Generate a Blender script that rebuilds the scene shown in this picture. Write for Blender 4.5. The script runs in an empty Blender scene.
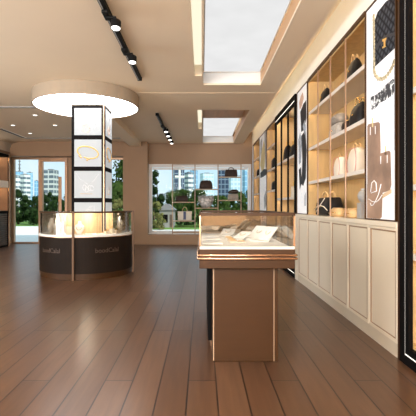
import bpy, bmesh, math, random
from mathutils import Vector, Matrix
random.seed(7)
PI = math.pi
sc = bpy.context.scene
COL = sc.collection

# ------------------------------------------------------------------ materials
MATS = {}
def nodes_of(name):
    m = bpy.data.materials.new(name); m.use_nodes = True
    nt = m.node_tree
    return m, nt, nt.nodes['Principled BSDF']
def pmat(name, col, rough=.5, metal=0., var=.06, scale=6., bump=0., emit=None, estr=0., stretch=(1, 1, 1), spec=.5):
    """plain procedural material: base colour with a soft noise variation"""
    m, nt, b = nodes_of(name)
    tc = nt.nodes.new('ShaderNodeTexCoord'); mp = nt.nodes.new('ShaderNodeMapping')
    mp.inputs['Scale'].default_value = stretch
    nz = nt.nodes.new('ShaderNodeTexNoise'); nz.inputs['Scale'].default_value = scale; nz.inputs['Detail'].default_value = 3
    nt.links.new(tc.outputs['Object'], mp.inputs['Vector']); nt.links.new(mp.outputs[0], nz.inputs['Vector'])
    rp = nt.nodes.new('ShaderNodeValToRGB')
    rp.color_ramp.elements[0].position = .3; rp.color_ramp.elements[1].position = .7
    rp.color_ramp.elements[0].color = (*[c*(1-var) for c in col], 1)
    rp.color_ramp.elements[1].color = (*[min(1, c*(1+var)) for c in col], 1)
    nt.links.new(nz.outputs['Fac'], rp.inputs[0]); nt.links.new(rp.outputs[0], b.inputs['Base Color'])
    b.inputs['Roughness'].default_value = rough; b.inputs['Metallic'].default_value = metal
    b.inputs['Specular IOR Level'].default_value = spec
    if bump:
        bp = nt.nodes.new('ShaderNodeBump'); bp.inputs['Strength'].default_value = bump; bp.inputs['Distance'].default_value = .01
        nt.links.new(nz.outputs['Fac'], bp.inputs['Height']); nt.links.new(bp.outputs[0], b.inputs['Normal'])
    if emit:
        b.inputs['Emission Color'].default_value = (*emit, 1); b.inputs['Emission Strength'].default_value = estr
    MATS[name] = m
    return m
def emat(name, col, s, var=0., scale=8.):
    m, nt, b = nodes_of(name)
    nt.nodes.remove(b)
    e = nt.nodes.new('ShaderNodeEmission'); e.inputs['Strength'].default_value = s
    out = nt.nodes['Material Output']
    tc = nt.nodes.new('ShaderNodeTexCoord'); nz = nt.nodes.new('ShaderNodeTexNoise'); nz.inputs['Scale'].default_value = scale
    nt.links.new(tc.outputs['Object'], nz.inputs['Vector'])
    rp = nt.nodes.new('ShaderNodeValToRGB'); rp.color_ramp.elements[0].position = .3; rp.color_ramp.elements[1].position = .7
    rp.color_ramp.elements[0].color = (*[c*(1-var) for c in col], 1); rp.color_ramp.elements[1].color = (*col, 1)
    nt.links.new(nz.outputs['Fac'], rp.inputs[0]); nt.links.new(rp.outputs[0], e.inputs['Color'])
    nt.links.new(e.outputs[0], out.inputs['Surface'])
    MATS[name] = m
    return m
def glassmat(name, tint=(.97, .98, .97), refl=.9):
    m, nt, b = nodes_of(name)
    nt.nodes.remove(b)
    out = nt.nodes['Material Output']
    tr = nt.nodes.new('ShaderNodeBsdfTransparent'); tr.inputs[0].default_value = (*tint, 1)
    gl = nt.nodes.new('ShaderNodeBsdfGlossy'); gl.inputs['Roughness'].default_value = .02
    fr = nt.nodes.new('ShaderNodeFresnel'); fr.inputs['IOR'].default_value = 1.45
    mu = nt.nodes.new('ShaderNodeMath'); mu.operation = 'MULTIPLY'; mu.inputs[1].default_value = refl
    mx = nt.nodes.new('ShaderNodeMixShader')
    nt.links.new(fr.outputs[0], mu.inputs[0]); nt.links.new(mu.outputs[0], mx.inputs[0])
    nt.links.new(tr.outputs[0], mx.inputs[1]); nt.links.new(gl.outputs[0], mx.inputs[2])
    nt.links.new(mx.outputs[0], out.inputs['Surface'])
    MATS[name] = m
    return m
def floormat():
    m, nt, b = nodes_of('oak_planks')
    tc = nt.nodes.new('ShaderNodeTexCoord'); mp = nt.nodes.new('ShaderNodeMapping')
    mp.inputs['Rotation'].default_value = (0, 0, PI/2); mp.inputs['Location'].default_value = (.35, .094, 0)
    br = nt.nodes.new('ShaderNodeTexBrick'); br.offset = .37; br.offset_frequency = 3; br.squash = 1
    br.inputs['Scale'].default_value = 1; br.inputs['Brick Width'].default_value = 1.75; br.inputs['Row Height'].default_value = .19
    br.inputs['Mortar Size'].default_value = .0055; br.inputs['Mortar Smooth'].default_value = .2; br.inputs['Bias'].default_value = 0
    br.inputs['Color1'].default_value = (.085, .040, .020, 1); br.inputs['Color2'].default_value = (.122, .062, .033, 1)
    br.inputs['Mortar'].default_value = (.018, .008, .005, 1)
    nt.links.new(tc.outputs['Object'], mp.inputs['Vector']); nt.links.new(mp.outputs[0], br.inputs['Vector'])
    mp2 = nt.nodes.new('ShaderNodeMapping'); mp2.inputs['Scale'].default_value = (14, .9, 1)
    nz = nt.nodes.new('ShaderNodeTexNoise'); nz.inputs['Scale'].default_value = 2.2; nz.inputs['Detail'].default_value = 5; nz.inputs['Distortion'].default_value = .5
    nt.links.new(tc.outputs['Object'], mp2.inputs['Vector']); nt.links.new(mp2.outputs[0], nz.inputs['Vector'])
    rp = nt.nodes.new('ShaderNodeValToRGB'); rp.color_ramp.elements[0].position = .3; rp.color_ramp.elements[1].position = .7
    rp.color_ramp.elements[0].color = (.74, .74, .76, 1); rp.color_ramp.elements[1].color = (1.12, 1.1, 1.08, 1)
    nt.links.new(nz.outputs['Fac'], rp.inputs[0])
    mx = nt.nodes.new('ShaderNodeMixRGB'); mx.blend_type = 'MULTIPLY'; mx.inputs[0].default_value = .8
    nt.links.new(br.outputs['Color'], mx.inputs[1]); nt.links.new(rp.outputs[0], mx.inputs[2])
    nt.links.new(mx.outputs[0], b.inputs['Base Color'])
    b.inputs['Roughness'].default_value = .30; b.inputs['Specular IOR Level'].default_value = .5
    bp = nt.nodes.new('ShaderNodeBump'); bp.inputs['Strength'].default_value = .25; bp.inputs['Distance'].default_value = .004; bp.invert = True
    nt.links.new(br.outputs['Fac'], bp.inputs['Height']); nt.links.new(bp.outputs[0], b.inputs['Normal'])
    MATS['floor'] = m
def facade(name, wall, glass, w, h, frac_w, frac_h):
    """tower facade: window bands cut by mullions, laid out on the UV of each side (metres)"""
    m, nt, b = nodes_of(name)
    uv = nt.nodes.new('ShaderNodeUVMap'); sp = nt.nodes.new('ShaderNodeSeparateXYZ')
    nt.links.new(uv.outputs[0], sp.inputs[0])
    def band(o, period, frac):
        d = nt.nodes.new('ShaderNodeMath'); d.operation = 'DIVIDE'; d.inputs[1].default_value = period
        f = nt.nodes.new('ShaderNodeMath'); f.operation = 'FRACT'
        l = nt.nodes.new('ShaderNodeMath'); l.operation = 'LESS_THAN'; l.inputs[1].default_value = frac
        nt.links.new(o, d.inputs[0]); nt.links.new(d.outputs[0], f.inputs[0]); nt.links.new(f.outputs[0], l.inputs[0])
        return l.outputs[0]
    mu = nt.nodes.new('ShaderNodeMath'); mu.operation = 'MULTIPLY'
    nt.links.new(band(sp.outputs[0], w, frac_w), mu.inputs[0]); nt.links.new(band(sp.outputs[1], h, frac_h), mu.inputs[1])
    mx = nt.nodes.new('ShaderNodeMixRGB'); mx.inputs[1].default_value = (*wall, 1); mx.inputs[2].default_value = (*glass, 1)
    nt.links.new(mu.outputs[0], mx.inputs[0]); nt.links.new(mx.outputs[0], b.inputs['Base Color'])
    b.inputs['Roughness'].default_value = .4
    MATS[name] = m
    return m
def zebramat():
    m, nt, b = nodes_of('print_zebra')
    tc = nt.nodes.new('ShaderNodeTexCoord'); nz = nt.nodes.new('ShaderNodeTexNoise')
    nz.inputs['Scale'].default_value = 11; nz.inputs['Detail'].default_value = 4; nz.inputs['Distortion'].default_value = 2.5
    rp = nt.nodes.new('ShaderNodeValToRGB')
    rp.color_ramp.elements[0].position = .50; rp.color_ramp.elements[1].position = .63
    rp.color_ramp.elements[0].color = (.02, .02, .025, 1); rp.color_ramp.elements[1].color = (.85, .85, .85, 1)
    nt.links.new(tc.outputs['Object'], nz.inputs['Vector']); nt.links.new(nz.outputs['Fac'], rp.inputs[0])
    nt.links.new(rp.outputs[0], b.inputs['Base Color']); nt.links.new(rp.outputs[0], b.inputs['Emission Color'])
    b.inputs['Emission Strength'].default_value = .35
    MATS['zebra'] = m
def quiltmat():
    m, nt, b = nodes_of('print_quilt')
    tc = nt.nodes.new('ShaderNodeTexCoord'); mp = nt.nodes.new('ShaderNodeMapping')
    mp.inputs['Rotation'].default_value = (PI/4, 0, 0); mp.inputs['Scale'].default_value = (1, 1, 1)
    ck = nt.nodes.new('ShaderNodeTexVoronoi'); ck.feature = 'DISTANCE_TO_EDGE'; ck.inputs['Scale'].default_value = 17; ck.inputs['Randomness'].default_value = 0
    rp = nt.nodes.new('ShaderNodeValToRGB')
    rp.color_ramp.elements[0].position = 0.02; rp.color_ramp.elements[1].position = .35
    rp.color_ramp.elements[0].color = (.004, .004, .006, 1); rp.color_ramp.elements[1].color = (.075, .08, .095, 1)
    nt.links.new(tc.outputs['Object'], mp.inputs[0]); nt.links.new(mp.outputs[0], ck.inputs['Vector'])
    nt.links.new(ck.outputs[0], rp.inputs[0]); nt.links.new(rp.outputs[0], b.inputs['Base Color'])
    b.inputs['Roughness'].default_value = .6; b.inputs['Specular IOR Level'].default_value = .1
    MATS['quilt'] = m

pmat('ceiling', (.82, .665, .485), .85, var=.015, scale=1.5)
pmat('drum', (.36, .28, .20), .85, var=.015, scale=1.5)  # ceiling paint darkened to offset the strong front light on the drum
pmat('wall', (.36, .225, .135), .7, var=.03, scale=2)
pmat('wall_pale', (.62, .50, .38), .8, var=.02)
floormat()
pmat('cream', (.76, .66, .52), .42, var=.015, scale=3)
pmat('cream_gap', (.34, .205, .12), .4)
pmat('plinth', (.62, .53, .41), .5, var=.02)
pmat('oak', (.50, .33, .145), .5, var=.10, scale=5, stretch=(3, 3, .4))
pmat('oak_light', (.64, .44, .22), .5, var=.06, scale=5, stretch=(3, 3, .4))
pmat('wood_orange', (.60, .31, .12), .45, var=.10, scale=4, stretch=(4, .5, 4))
pmat('shelf_edge', (.70, .62, .54), .45, var=.02)
pmat('rose_metal', (.52, .33, .22), .35, metal=.75, var=.04)
pmat('bronze', (.056, .023, .007), .45, metal=.15, spec=.25, var=.05, scale=3, stretch=(1, 1, 5))
pmat('bronze_bright', (.62, .38, .24), .22, metal=.9, var=.03)
pmat('post_tan', (.42, .28, .18), .5, var=.05)
pmat('post_bronze', (.15, .085, .05), .5, var=.05, spec=.2)
pmat('render_grey', (.24, .24, .22), .7)
pmat('lettering', (.075, .045, .03), .5)
pmat('bronze_dark', (.20, .11, .065), .35, metal=.5, var=.05)
pmat('black', (.006, .005, .005), .7, var=.1, spec=.05)
pmat('black_metal', (.008, .008, .008), .55, var=.1, spec=.12)
pmat('espresso', (.016, .010, .007), .6, var=.12, scale=4, spec=.10)
pmat('dark_slat', (.045, .035, .028), .5, var=.1)
pmat('niche', (.26, .135, .07), .6, var=.08)
pmat('white', (.80, .78, .74), .5, var=.015)
pmat('white_frame', (.82, .80, .78), .45, var=.01)
pmat('velvet_white', (.78, .74, .68), .8, var=.03, scale=20)
pmat('velvet_cream', (.66, .56, .44), .8, var=.05, scale=20)
pmat('gold', (.80, .52, .18), .25, metal=.95, var=.03)
pmat('gold_flat', (.72, .42, .10), .4, metal=.2, var=.05)
pmat('chain', (.56, .47, .30), .4, metal=.1, var=.55, scale=40)
pmat('silver_flat', (.60, .60, .62), .4, var=.05)
pmat('gold_slat', (.60, .44, .25), .5, var=.12, scale=10, stretch=(6, 6, .2))
pmat('mirror', (.66, .56, .46), .04, metal=1., var=.01)
pmat('bag_black', (.016, .014, .014), .42, var=.2, scale=12, bump=.1, spec=.15)
pmat('bag_brown', (.040, .024, .018), .5, var=.25, scale=10, bump=.1, spec=.15)
pmat('bag_cream', (.74, .66, .55), .55, var=.03, scale=10)
pmat('bag_pink', (.55, .22, .20), .5, var=.05)
pmat('bag_grey', (.30, .255, .21), .6, var=.15, scale=30, bump=.2)
pmat('bag_greylight', (.42, .38, .34), .6, var=.2, scale=40, bump=.3)
pmat('bag_silver', (.36, .34, .32), .45, metal=.2, var=.7, scale=14, bump=.4)
pmat('bag_navy', (.05, .07, .16), .5, var=.1)
pmat('tan', (.62, .40, .19), .5, var=.12, scale=9)
pmat('grey', (.33, .32, .31), .5, var=.1)
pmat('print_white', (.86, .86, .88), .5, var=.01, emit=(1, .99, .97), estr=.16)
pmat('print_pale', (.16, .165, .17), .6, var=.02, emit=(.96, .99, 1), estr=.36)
pmat('print_black', (.015, .015, .02), .5)
pmat('print_grey', (.40, .43, .48), .5, var=.4, scale=18)
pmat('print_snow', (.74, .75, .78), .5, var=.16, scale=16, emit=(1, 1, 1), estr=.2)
pmat('print_peach', (.72, .48, .36), .5, var=.1)
pmat('print_yellow', (.80, .68, .35), .5, var=.1)
pmat('print_tote', (.36, .225, .155), .5, var=.38, scale=3.2)
pmat('print_tan', (.72, .52, .33), .5, var=.1)
zebramat(); quiltmat()
emat('panel_light', (.90, .90, .90), .84, var=.07, scale=2.2)
emat('disc_light', (1, .99, .98), 8.0)
emat('slot_glow', (1., .90, .68), .95)
emat('led_warm', (1., .76, .44), 34.)
emat('led_cove', (1., .92, .68), 7.)
emat('led_white', (1., .93, .82), 1.6)
emat('lens', (1., .97, .92), 3.)
emat('downlens', (1., .94, .85), 3.)
glassmat('glass', (.99, .99, .99), refl=.02); glassmat('glass_case', (.975, .975, .965), .8)
pmat('leaf_dark', (.018, .036, .010), .6, var=.5, scale=3, spec=.05)
pmat('leaf_mid', (.036, .064, .014), .7, var=.5, scale=3, spec=.05)
pmat('leaf_yellow', (.13, .135, .045), .7, var=.4, scale=3, spec=.05)
pmat('bark', (.10, .07, .05), .8, var=.3)
pmat('lawn', (.12, .24, .03), .9, var=.2, scale=3)
pmat('paving', (.74, .74, .71), .8, var=.06, scale=2)
pmat('roof_grey', (.20, .20, .21), .7)
facade('fac_white', (.72, .74, .76), (.11, .16, .22), 3.2, 3.2, .90, .45)
facade('fac_navy', (.20, .26, .36), (.025, .045, .10), 2.6, 3.2, .80, .80)
facade('fac_blue', (.36, .58, .78), (.18, .38, .62), 2.2, 4, .75, .8)
facade('fac_pale', (.62, .74, .84), (.40, .58, .74), 2.8, 3.6, .7, .6)
facade('fac_grey', (.58, .60, .62), (.12, .15, .19), 4.2, 3.4, .82, .62)

# ------------------------------------------------------------------ mesh builder
class MB:
    def __init__(s): s.bm = bmesh.new()
    def _merge(s, b):
        me = bpy.data.meshes.new('tmp'); b.to_mesh(me); b.free(); s.bm.from_mesh(me); bpy.data.meshes.remove(me); return s
    def box(s, x0, x1, y0, y1, z0, z1, bev=0., M=None):
        b = bmesh.new(); bmesh.ops.create_cube(b, size=1)
        for v in b.verts:
            v.co = Vector(((x0+x1)/2+v.co.x*(x1-x0), (y0+y1)/2+v.co.y*(y1-y0), (z0+z1)/2+v.co.z*(z1-z0)))
        if bev: bmesh.ops.bevel(b, geom=list(b.edges), offset=bev, segments=2, affect='EDGES', profile=.5)
        if M: b.transform(M)
        return s._merge(b)
    def tube(s, pts, r, n=8, closed=False, r2=None):
        pts = [Vector(p) for p in pts]; b = bmesh.new(); rings = []; N = len(pts)
        up = Vector((0, 0, 1)); prev = None
        for i, p in enumerate(pts):
            if closed: t = pts[(i+1) % N]-pts[i-1]
            else: t = pts[min(i+1, N-1)]-pts[max(i-1, 0)]
            t.normalize()
            if prev is None:
                a = t.cross(up)
                if a.length < 1e-3: a = t.cross(Vector((1, 0, 0)))
            else: a = prev-t*prev.dot(t)
            a.normalize(); prev = a; c = t.cross(a)
            rr = r if r2 is None else r+(r2-r)*i/(N-1)
            rings.append([b.verts.new(p+(a*math.cos(2*PI*k/n)+c*math.sin(2*PI*k/n))*rr) for k in range(n)])
        for i in range(N if closed else N-1):
            A, B = rings[i], rings[(i+1) % N]
            for k in range(n): b.faces.new((A[k], A[(k+1) % n], B[(k+1) % n], B[k]))
        if not closed: b.faces.new(rings[0][::-1]); b.faces.new(rings[-1])
        bmesh.ops.recalc_face_normals(b, faces=list(b.faces))
        for f in b.faces: f.smooth = True
        return s._merge(b)
    def lathe(s, prof, n=48, a0=0., a1=2*PI, c=(0, 0), M=None, smooth=True, closed=True):
        """revolve a closed (r, z) profile about the vertical through c"""
        b = bmesh.new(); full = abs(a1-a0-2*PI) < 1e-6; R = []
        for i in range(n if full else n+1):
            a = a0+(a1-a0)*i/n
            R.append([b.verts.new((c[0]+r*math.cos(a), c[1]+r*math.sin(a), z)) for r, z in prof])
        m = len(prof)
        for i in range(n):
            A, B = R[i], R[(i+1) % len(R)]
            for k in range(m if closed else m-1):
                b.faces.new((A[k], B[k], B[(k+1) % m], A[(k+1) % m]))
        if not full and closed: b.faces.new(R[0]); b.faces.new(R[-1][::-1])
        bmesh.ops.remove_doubles(b, verts=list(b.verts), dist=1e-6)
        bmesh.ops.recalc_face_normals(b, faces=list(b.faces))
        if M: b.transform(M)
        return s._merge(b)
    def prism(s, pts, M, t):
        """polygon (u, v) extruded by t along +w, placed by matrix M"""
        b = bmesh.new(); lo = [b.verts.new((u, v, 0)) for u, v in pts]; hi = [b.verts.new((u, v, t)) for u, v in pts]
        b.faces.new(lo[::-1]); b.faces.new(hi); n = len(pts)
        for k in range(n): b.faces.new((lo[k], lo[(k+1) % n], hi[(k+1) % n], hi[k]))
        bmesh.ops.recalc_face_normals(b, faces=list(b.faces)); b.transform(M)
        return s._merge(b)
    def loft(s, secs, n=24, M=None):
        """stack of superellipse sections (z, half width, half depth, exponent, x offset, y offset)"""
        b = bmesh.new(); R = []
        for z, hw, hd, e, ox, oy in secs:
            ring = []
            for k in range(n):
                a = 2*PI*k/n; c, d = math.cos(a), math.sin(a)
                ring.append(b.verts.new((ox+hw*math.copysign(abs(c)**(2/e), c), oy+hd*math.copysign(abs(d)**(2/e), d), z)))
            R.append(ring)
        for A, B in zip(R, R[1:]):
            for k in range(n): b.faces.new((A[k], A[(k+1) % n], B[(k+1) % n], B[k]))
        b.faces.new(R[0][::-1]); b.faces.new(R[-1])
        for f in b.faces: f.smooth = True
        if M: b.transform(M)
        return s._merge(b)
    def build(s, name, mat, parent=None, smooth=None):
        me = bpy.data.meshes.new(name); s.bm.to_mesh(me); s.bm.free()
        me.materials.append(MATS[mat] if isinstance(mat, str) else mat)
        o = bpy.data.objects.new(name, me); COL.objects.link(o)
        if parent: o.parent = parent
        return o
def tag(o, label, cat, group=None, kind=None):
    o['label'] = label; o['category'] = cat
    if group: o['group'] = group
    if kind: o['kind'] = kind
    return o
def thing(name, label, cat, loc=(0, 0, 0), rz=0, group=None):
    o = bpy.data.objects.new(name, None); COL.objects.link(o); o.location = loc; o.rotation_euler.z = rz
    o.empty_display_size = .1
    return tag(o, label, cat, group)
def struct(name, mb, mat):
    o = mb.build(name, mat); o['kind'] = 'structure'; return o
def kids(o): return [c for c in bpy.data.objects if c.parent == o]
def dup(o, loc, rz=0., label=None, s=None, parent=None):
    c = o.copy(); COL.objects.link(c)
    if parent: c.parent = parent
    else: c.location = loc; c.rotation_euler.z = rz
    if label: c['label'] = label
    if s: c.scale = s
    for k in kids(o): dup(k, None, parent=c)
    return c
def arc(cx, cz, rx, rz_, y, a0=0, a1=PI, n=14):
    return [(cx+rx*math.cos(a0+(a1-a0)*i/n), y, cz+rz_*math.sin(a0+(a1-a0)*i/n)) for i in range(n+1)]

F = 400.; VX, VY, H = 202., 206., 1.2
def P(px, py, Y):            # measured pixel -> world X, Z at a known distance Y
    return (px-VX)*Y/F, H+(VY-py)*Y/F

# ------------------------------------------------------------------ camera
cam = bpy.data.cameras.new('camera'); co = bpy.data.objects.new('camera', cam); COL.objects.link(co)
co.location = (0, 0, H); co.rotation_euler = (PI/2, 0, 0)
cam.sensor_width = 36; cam.lens = F/416*36; cam.shift_x = 6/416; cam.shift_y = -2/416
cam.clip_start = .05; cam.clip_end = 2000
sc.camera = co

# ------------------------------------------------------------------ room shell
YB, YF, XL, XR, ZC = 12.8, -3.0, -6.1, 1.95, 3.2
struct('floor', MB().box(XL-.1, XR+.1, YF-.1, YB+.1, -.05, 0), 'floor')
holes = [(.02, .966, -1.5, 6.61), (-.117, -.002, -1.5, 6.15), (.02, 1.0, 8.33, 12.70), (-.10, -.002, 8.33, 10.4)]
def slab(mb, x0, x1, y0, y1, z0, z1, holes):
    xs = sorted({x0, x1, *[h[0] for h in holes], *[h[1] for h in holes]}); ys = sorted({y0, y1, *[h[2] for h in holes], *[h[3] for h in holes]})
    for a, b in zip(xs, xs[1:]):
        for c, d in zip(ys, ys[1:]):
            if not any(h[0] <= a and b <= h[1] and h[2] <= c and d <= h[3] for h in holes): mb.box(a, b, c, d, z0, z1)
    return mb
struct('ceiling', slab(MB(), XL-.1, 1.32, YF-.1, YB+.1, ZC, ZC+.03, holes), 'ceiling')
struct('trim_1', MB().box(XL-.1, XR+.2, YF-.1, YB+.2, 3.56, 3.62), 'ceiling')          # roof slab above the coves
struct('trim_2', MB().box(-2.24, 1.32, 7.05, 7.75, ZC-.006, ZC-.0005, .002), 'ceiling')    # shallow cross band
struct('trim_3', MB().box(-2.24, -1.89, 8.3, YB-.36, 3.056, ZC-.0005, .004), 'ceiling')   # boxed beam beside the round light
struct('trim_4', MB().box(-5.2, -2.25, 11.72, 11.77, ZC-.02, ZC-.0005), 'grey')
struct('trim_5', MB().box(XL+.02, -2.9, 8.02, 8.10, ZC-.02, ZC-.0005), 'grey')
# recess walls
for i, (x0, x1, y0, y1) in enumerate(holes):
    top = 3.41 if i in (0, 2) else 3.37
    if i in (0, 2):
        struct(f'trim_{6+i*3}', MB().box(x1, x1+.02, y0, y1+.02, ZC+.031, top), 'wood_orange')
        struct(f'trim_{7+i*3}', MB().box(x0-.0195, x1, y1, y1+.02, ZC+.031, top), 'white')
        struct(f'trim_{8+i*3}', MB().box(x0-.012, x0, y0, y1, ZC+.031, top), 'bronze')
    else:
        mb = MB().box(x0-.02, x0, y0, y1, ZC+.031, top).box(x0, x1-.001, y1, y1+.02, ZC+.031, top).box(x1, x1+.0004, y0, y1, ZC+.031, top)
        struct(f'trim_{6+i*3}', mb, 'cream')
# right wall with the cove upstand over the shelving
struct('wall_right', MB().box(XR, XR+.1, YF-.1, YB+.1, 0, 3.56), 'ceiling')
struct('trim_24', MB().box(1.60, XR-.0005, YF, YB-.0005, 3.085, 3.5595), 'white')
# far wall: pieces around the openings
D1 = (-6.05, -4.30, 2.74); D2 = (-4.12, -2.46, 2.74); W4 = (-1.70, 1.57, .30, 2.54)
wb = MB()
for b in ((XL-.1, D1[0], 0, 3.56), (D1[0], D1[1], D1[2], 3.56), (D1[1], D2[0], 0, 3.56), (D2[0], D2[1], D2[2], 3.56), (D2[1], W4[0], 0, 3.56),
          (W4[0], W4[1], W4[3], 3.56), (W4[0], W4[1], 0, W4[2]), (W4[1], XR, 0, 3.56)):
    wb.box(b[0], b[1], YB, YB+.15, b[2], b[3])
wb.box(D2[1], W4[0], YB-.349, YB, 0, ZC-.0005)            # pier
struct('wall_back', wb, 'wall')
struct('trim_20', MB().box(-1.70, 1.56, 12.45, YB-.0005, 0.0005, .30), 'wall')      # low ledge under the display window
struct('baseboard_back', MB().box(D2[1], W4[0], YB-.360, YB-.3495, .0005, .07), 'wall')
# bulkhead with rounded end above the doors
bk = MB(); pts = [(0, 0), (0, .16)]+[(-math.cos(a)*.30+.30, .16+.28*math.sin(a)) for a in [PI/12*k for k in range(1, 7)]]+[(3.519, .44), (3.519, 0)]
bk.prism(pts, Matrix.Translation((-5.98, 12.799, ZC-.4405)) @ Matrix.Rotation(PI/2, 4, 'X'), .35)
struct('trim_21', bk, 'wall')
struct('wall_left', MB().box(XL-.1, XL, YF, .4, 0, 3.56).box(XL-.1, XL, 5.0, YB, 0, 3.56).box(XL-.1, XL, .4, 5.0, 2.75, 3.56).box(XL-.1, XL, .4, 5.0, 0, .25), 'wall_pale')
struct('wall_front', MB().box(XL-.1, -5.2, YF-.1, YF, 0, 3.56).box(1.2, XR, YF-.1, YF, 0, 3.56).box(-5.2, 1.2, YF-.1, YF, 3.1, 3.56).box(-5.2, 1.2, YF-.1, YF, 0, 1.2), 'wall_pale')

def frame_rect(mb, x0, x1, z0, z1, y0, y1, w, bottom=True):
    mb.box(x0, x0+w, y0, y1, z0, z1).box(x1-w, x1, y0, y1, z0, z1).box(x0+w, x1-w, y0, y1, z1-w, z1)
    if bottom: mb.box(x0+w, x1-w, y0, y1, z0, z0+w)
    return mb
def window(name, x0, x1, z0, z1, y, frame, w, depth=.08):
    o = frame_rect(MB(), x0, x1, z0, z1, y, y+depth, w).build(name, frame); o['kind'] = 'structure'
    MB().box(x0+w, x1-w, y+depth*.45, y+depth*.45+.008, z0+w, z1-w).build('pane', 'glass', o)
    return o
window('window_1', -6.05, -5.17, .0005, 2.739, YB-.04, 'rose_metal', .05, .12)
dr = frame_rect(MB(), -5.17, -4.302, .0005, 2.739, YB-.04, YB+.08, .075).build('door_1', 'rose_metal'); dr['kind'] = 'structure'
MB().box(-5.095, -4.377, YB+.01, YB+.018, .075, 2.62).build('pane', 'glass', dr)
MB().box(-5.095, -4.377, YB-.03, YB+.07, 2.62, 2.664).build('head_rail', 'rose_metal', dr)
MB().box(-4.56, -4.46, YB-.11, YB-.07, .75, 2.13, .012).box(-4.53, -4.49, YB-.072, YB+.005, .9, .94).box(-4.53, -4.49, YB-.072, YB+.005, 1.9, 1.94).build('pull_handle', 'rose_metal', dr)
w3 = window('window_2', -4.119, -2.461, .0005, 2.739, YB+.0, 'rose_metal', .05, .10)
MB().box(-3.32, -3.26, YB+.0, YB+.1, .05, 2.689).build('mullion', 'rose_metal', w3)
w4 = frame_rect(MB(), -1.699, 1.569, .301, 2.539, YB-.02, YB+.10, .055).build('window_3', 'white_frame'); w4['kind'] = 'structure'
frame_rect(MB(), -1.640, 1.510, .36, 2.48, YB+.01, YB+.07, .045).build('inner_frame', 'white_frame', w4)
MB().box(-1.595, 1.465, YB+.035, YB+.043, .405, 2.435).build('pane', 'glass', w4)
MB().box(-1.58, 1.45, YB+.012, YB+.02, 2.36, 2.42).build('blind_roll', 'white_frame', w4)
for nm, (a, b) in (('added_window_4', (.4, 5.0)),):  # unseen side window, added to go with the daylight fill
    o = MB().box(XL-.08, XL-.02, a, a+.05, .25, 2.75).box(XL-.08, XL-.02, b-.05, b, .25, 2.75).box(XL-.08, XL-.02, a, b, 2.7, 2.75).box(XL-.08, XL-.02, a, b, .25, .3).build(nm, 'white_frame'); o['kind'] = 'structure'
o = frame_rect(MB(), -5.2, 1.2, 1.2, 3.1, YF-.08, YF-.02, .05).build('added_window_5', 'white_frame'); o['kind'] = 'structure'  # unseen front window, added to go with the daylight fill

# ------------------------------------------------------------------ ceiling lights
def ceil_panel(label, x0, x1, y0, y1, z):
    t = thing('ceiling_light', label, 'ceiling light', ((x0+x1)/2, (y0+y1)/2, z), 0, 'luminous ceiling panels in recesses')
    hx, hy = (x1-x0)/2, (y1-y0)/2
    frame_rect_mb = MB().box(-hx, -hx+.012, -hy, hy, 0, .03).box(hx-.012, hx, -hy, hy, 0, .03).box(-hx+.012, hx-.012, -hy, -hy+.012, 0, .03).box(-hx+.012, hx-.012, hy-.012, hy, 0, .03)
    frame_rect_mb.build('frame', 'white', t)
    MB().box(-hx+.012, hx-.012, -hy+.012, hy-.012, .008, .02).build('diffuser', 'panel_light', t)
    return t
ceil_panel('large luminous white ceiling panel in the near recess above the counter', .025, .961, -1.49, 6.605, 3.411)
ceil_panel('smaller luminous white ceiling panel in the far recess near the window', .025, .961, 10.05, 12.69, 3.411)
struct('trim_22', MB().box(.0, .999, 8.30, 10.04, 3.411, 3.44), 'wood_orange')
struct('trim_23', MB().box(-.02, 1.02, 8.31, 8.329, ZC+.031, 3.41), 'wood_orange')
for (x0, x1, y0, y1), lb in ((holes[1], 'long narrow cream light slot left of the near ceiling panel'), (holes[3], 'short narrow cream light slot left of the far ceiling panel')):
    t = thing('slot_light', lb, 'ceiling light', ((x0+x1)/2, (y0+y1)/2, 3.372), 0, 'narrow light slots')
    hx, hy = (x1-x0)/2, (y1-y0)/2
    MB().box(-hx, hx-.002, -hy, hy, 0, .01).build('diffuser', 'slot_glow', t)
    MB().box(-hx-.02, hx-.002, -hy, hy, .0105, .03).build('housing', 'white', t)
t = thing('cove_light', 'warm cove light strip hidden above the right ceiling edge', 'cove light', (1.26, 5, ZC+.031))
MB().box(-.05, .05, -7.6, 7.6, 0, .012).build('channel', 'white', t)
MB().box(-.02, .03, -7.6, 7.6, .0125, .03).build('strip', 'led_cove', t)

# round luminous disc
DX, DY = -2.08, 7.24
t = thing('round_ceiling_light', 'big round luminous disc on the ceiling around the square display column', 'ceiling light', (DX, DY, 2.98))
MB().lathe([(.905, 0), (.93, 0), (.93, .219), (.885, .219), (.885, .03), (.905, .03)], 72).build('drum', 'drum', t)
MB().lathe([(.0, .008), (.904, .008), (.904, .02), (0, .02)], 72).build('diffuser', 'disc_light', t)
for a in (20, 110, 200, 290):
    MB().box(.45, .90, -.006, .006, .004, .0079, 0, Matrix.Rotation(math.radians(a), 4, 'Z')).build('seam', 'grey', t)

# downlights
for (x, y), lb in zip([(-3.67, 8.8), (-4.68, 9.9), (-3.64, 9.9), (-4.73, 11.0)],
        ['nearest of the four small recessed downlights left of the round light', 'left downlight of the middle pair beside the slot vent',
         'right downlight of the middle pair behind the round light', 'farthest small downlight, close to the left windows']):
    t = thing('downlight', lb, 'downlight', (x, y, ZC), 0, 'recessed downlights')
    MB().lathe([(.045, -.006), (.07, -.004), (.07, -.0005), (.045, -.0005)], 24).build('trim_ring', 'white', t)
    MB().lathe([(0, -.004), (.0445, -.004), (.0445, -.001), (0, -.001)], 24).build('lens', 'downlens', t)
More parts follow.
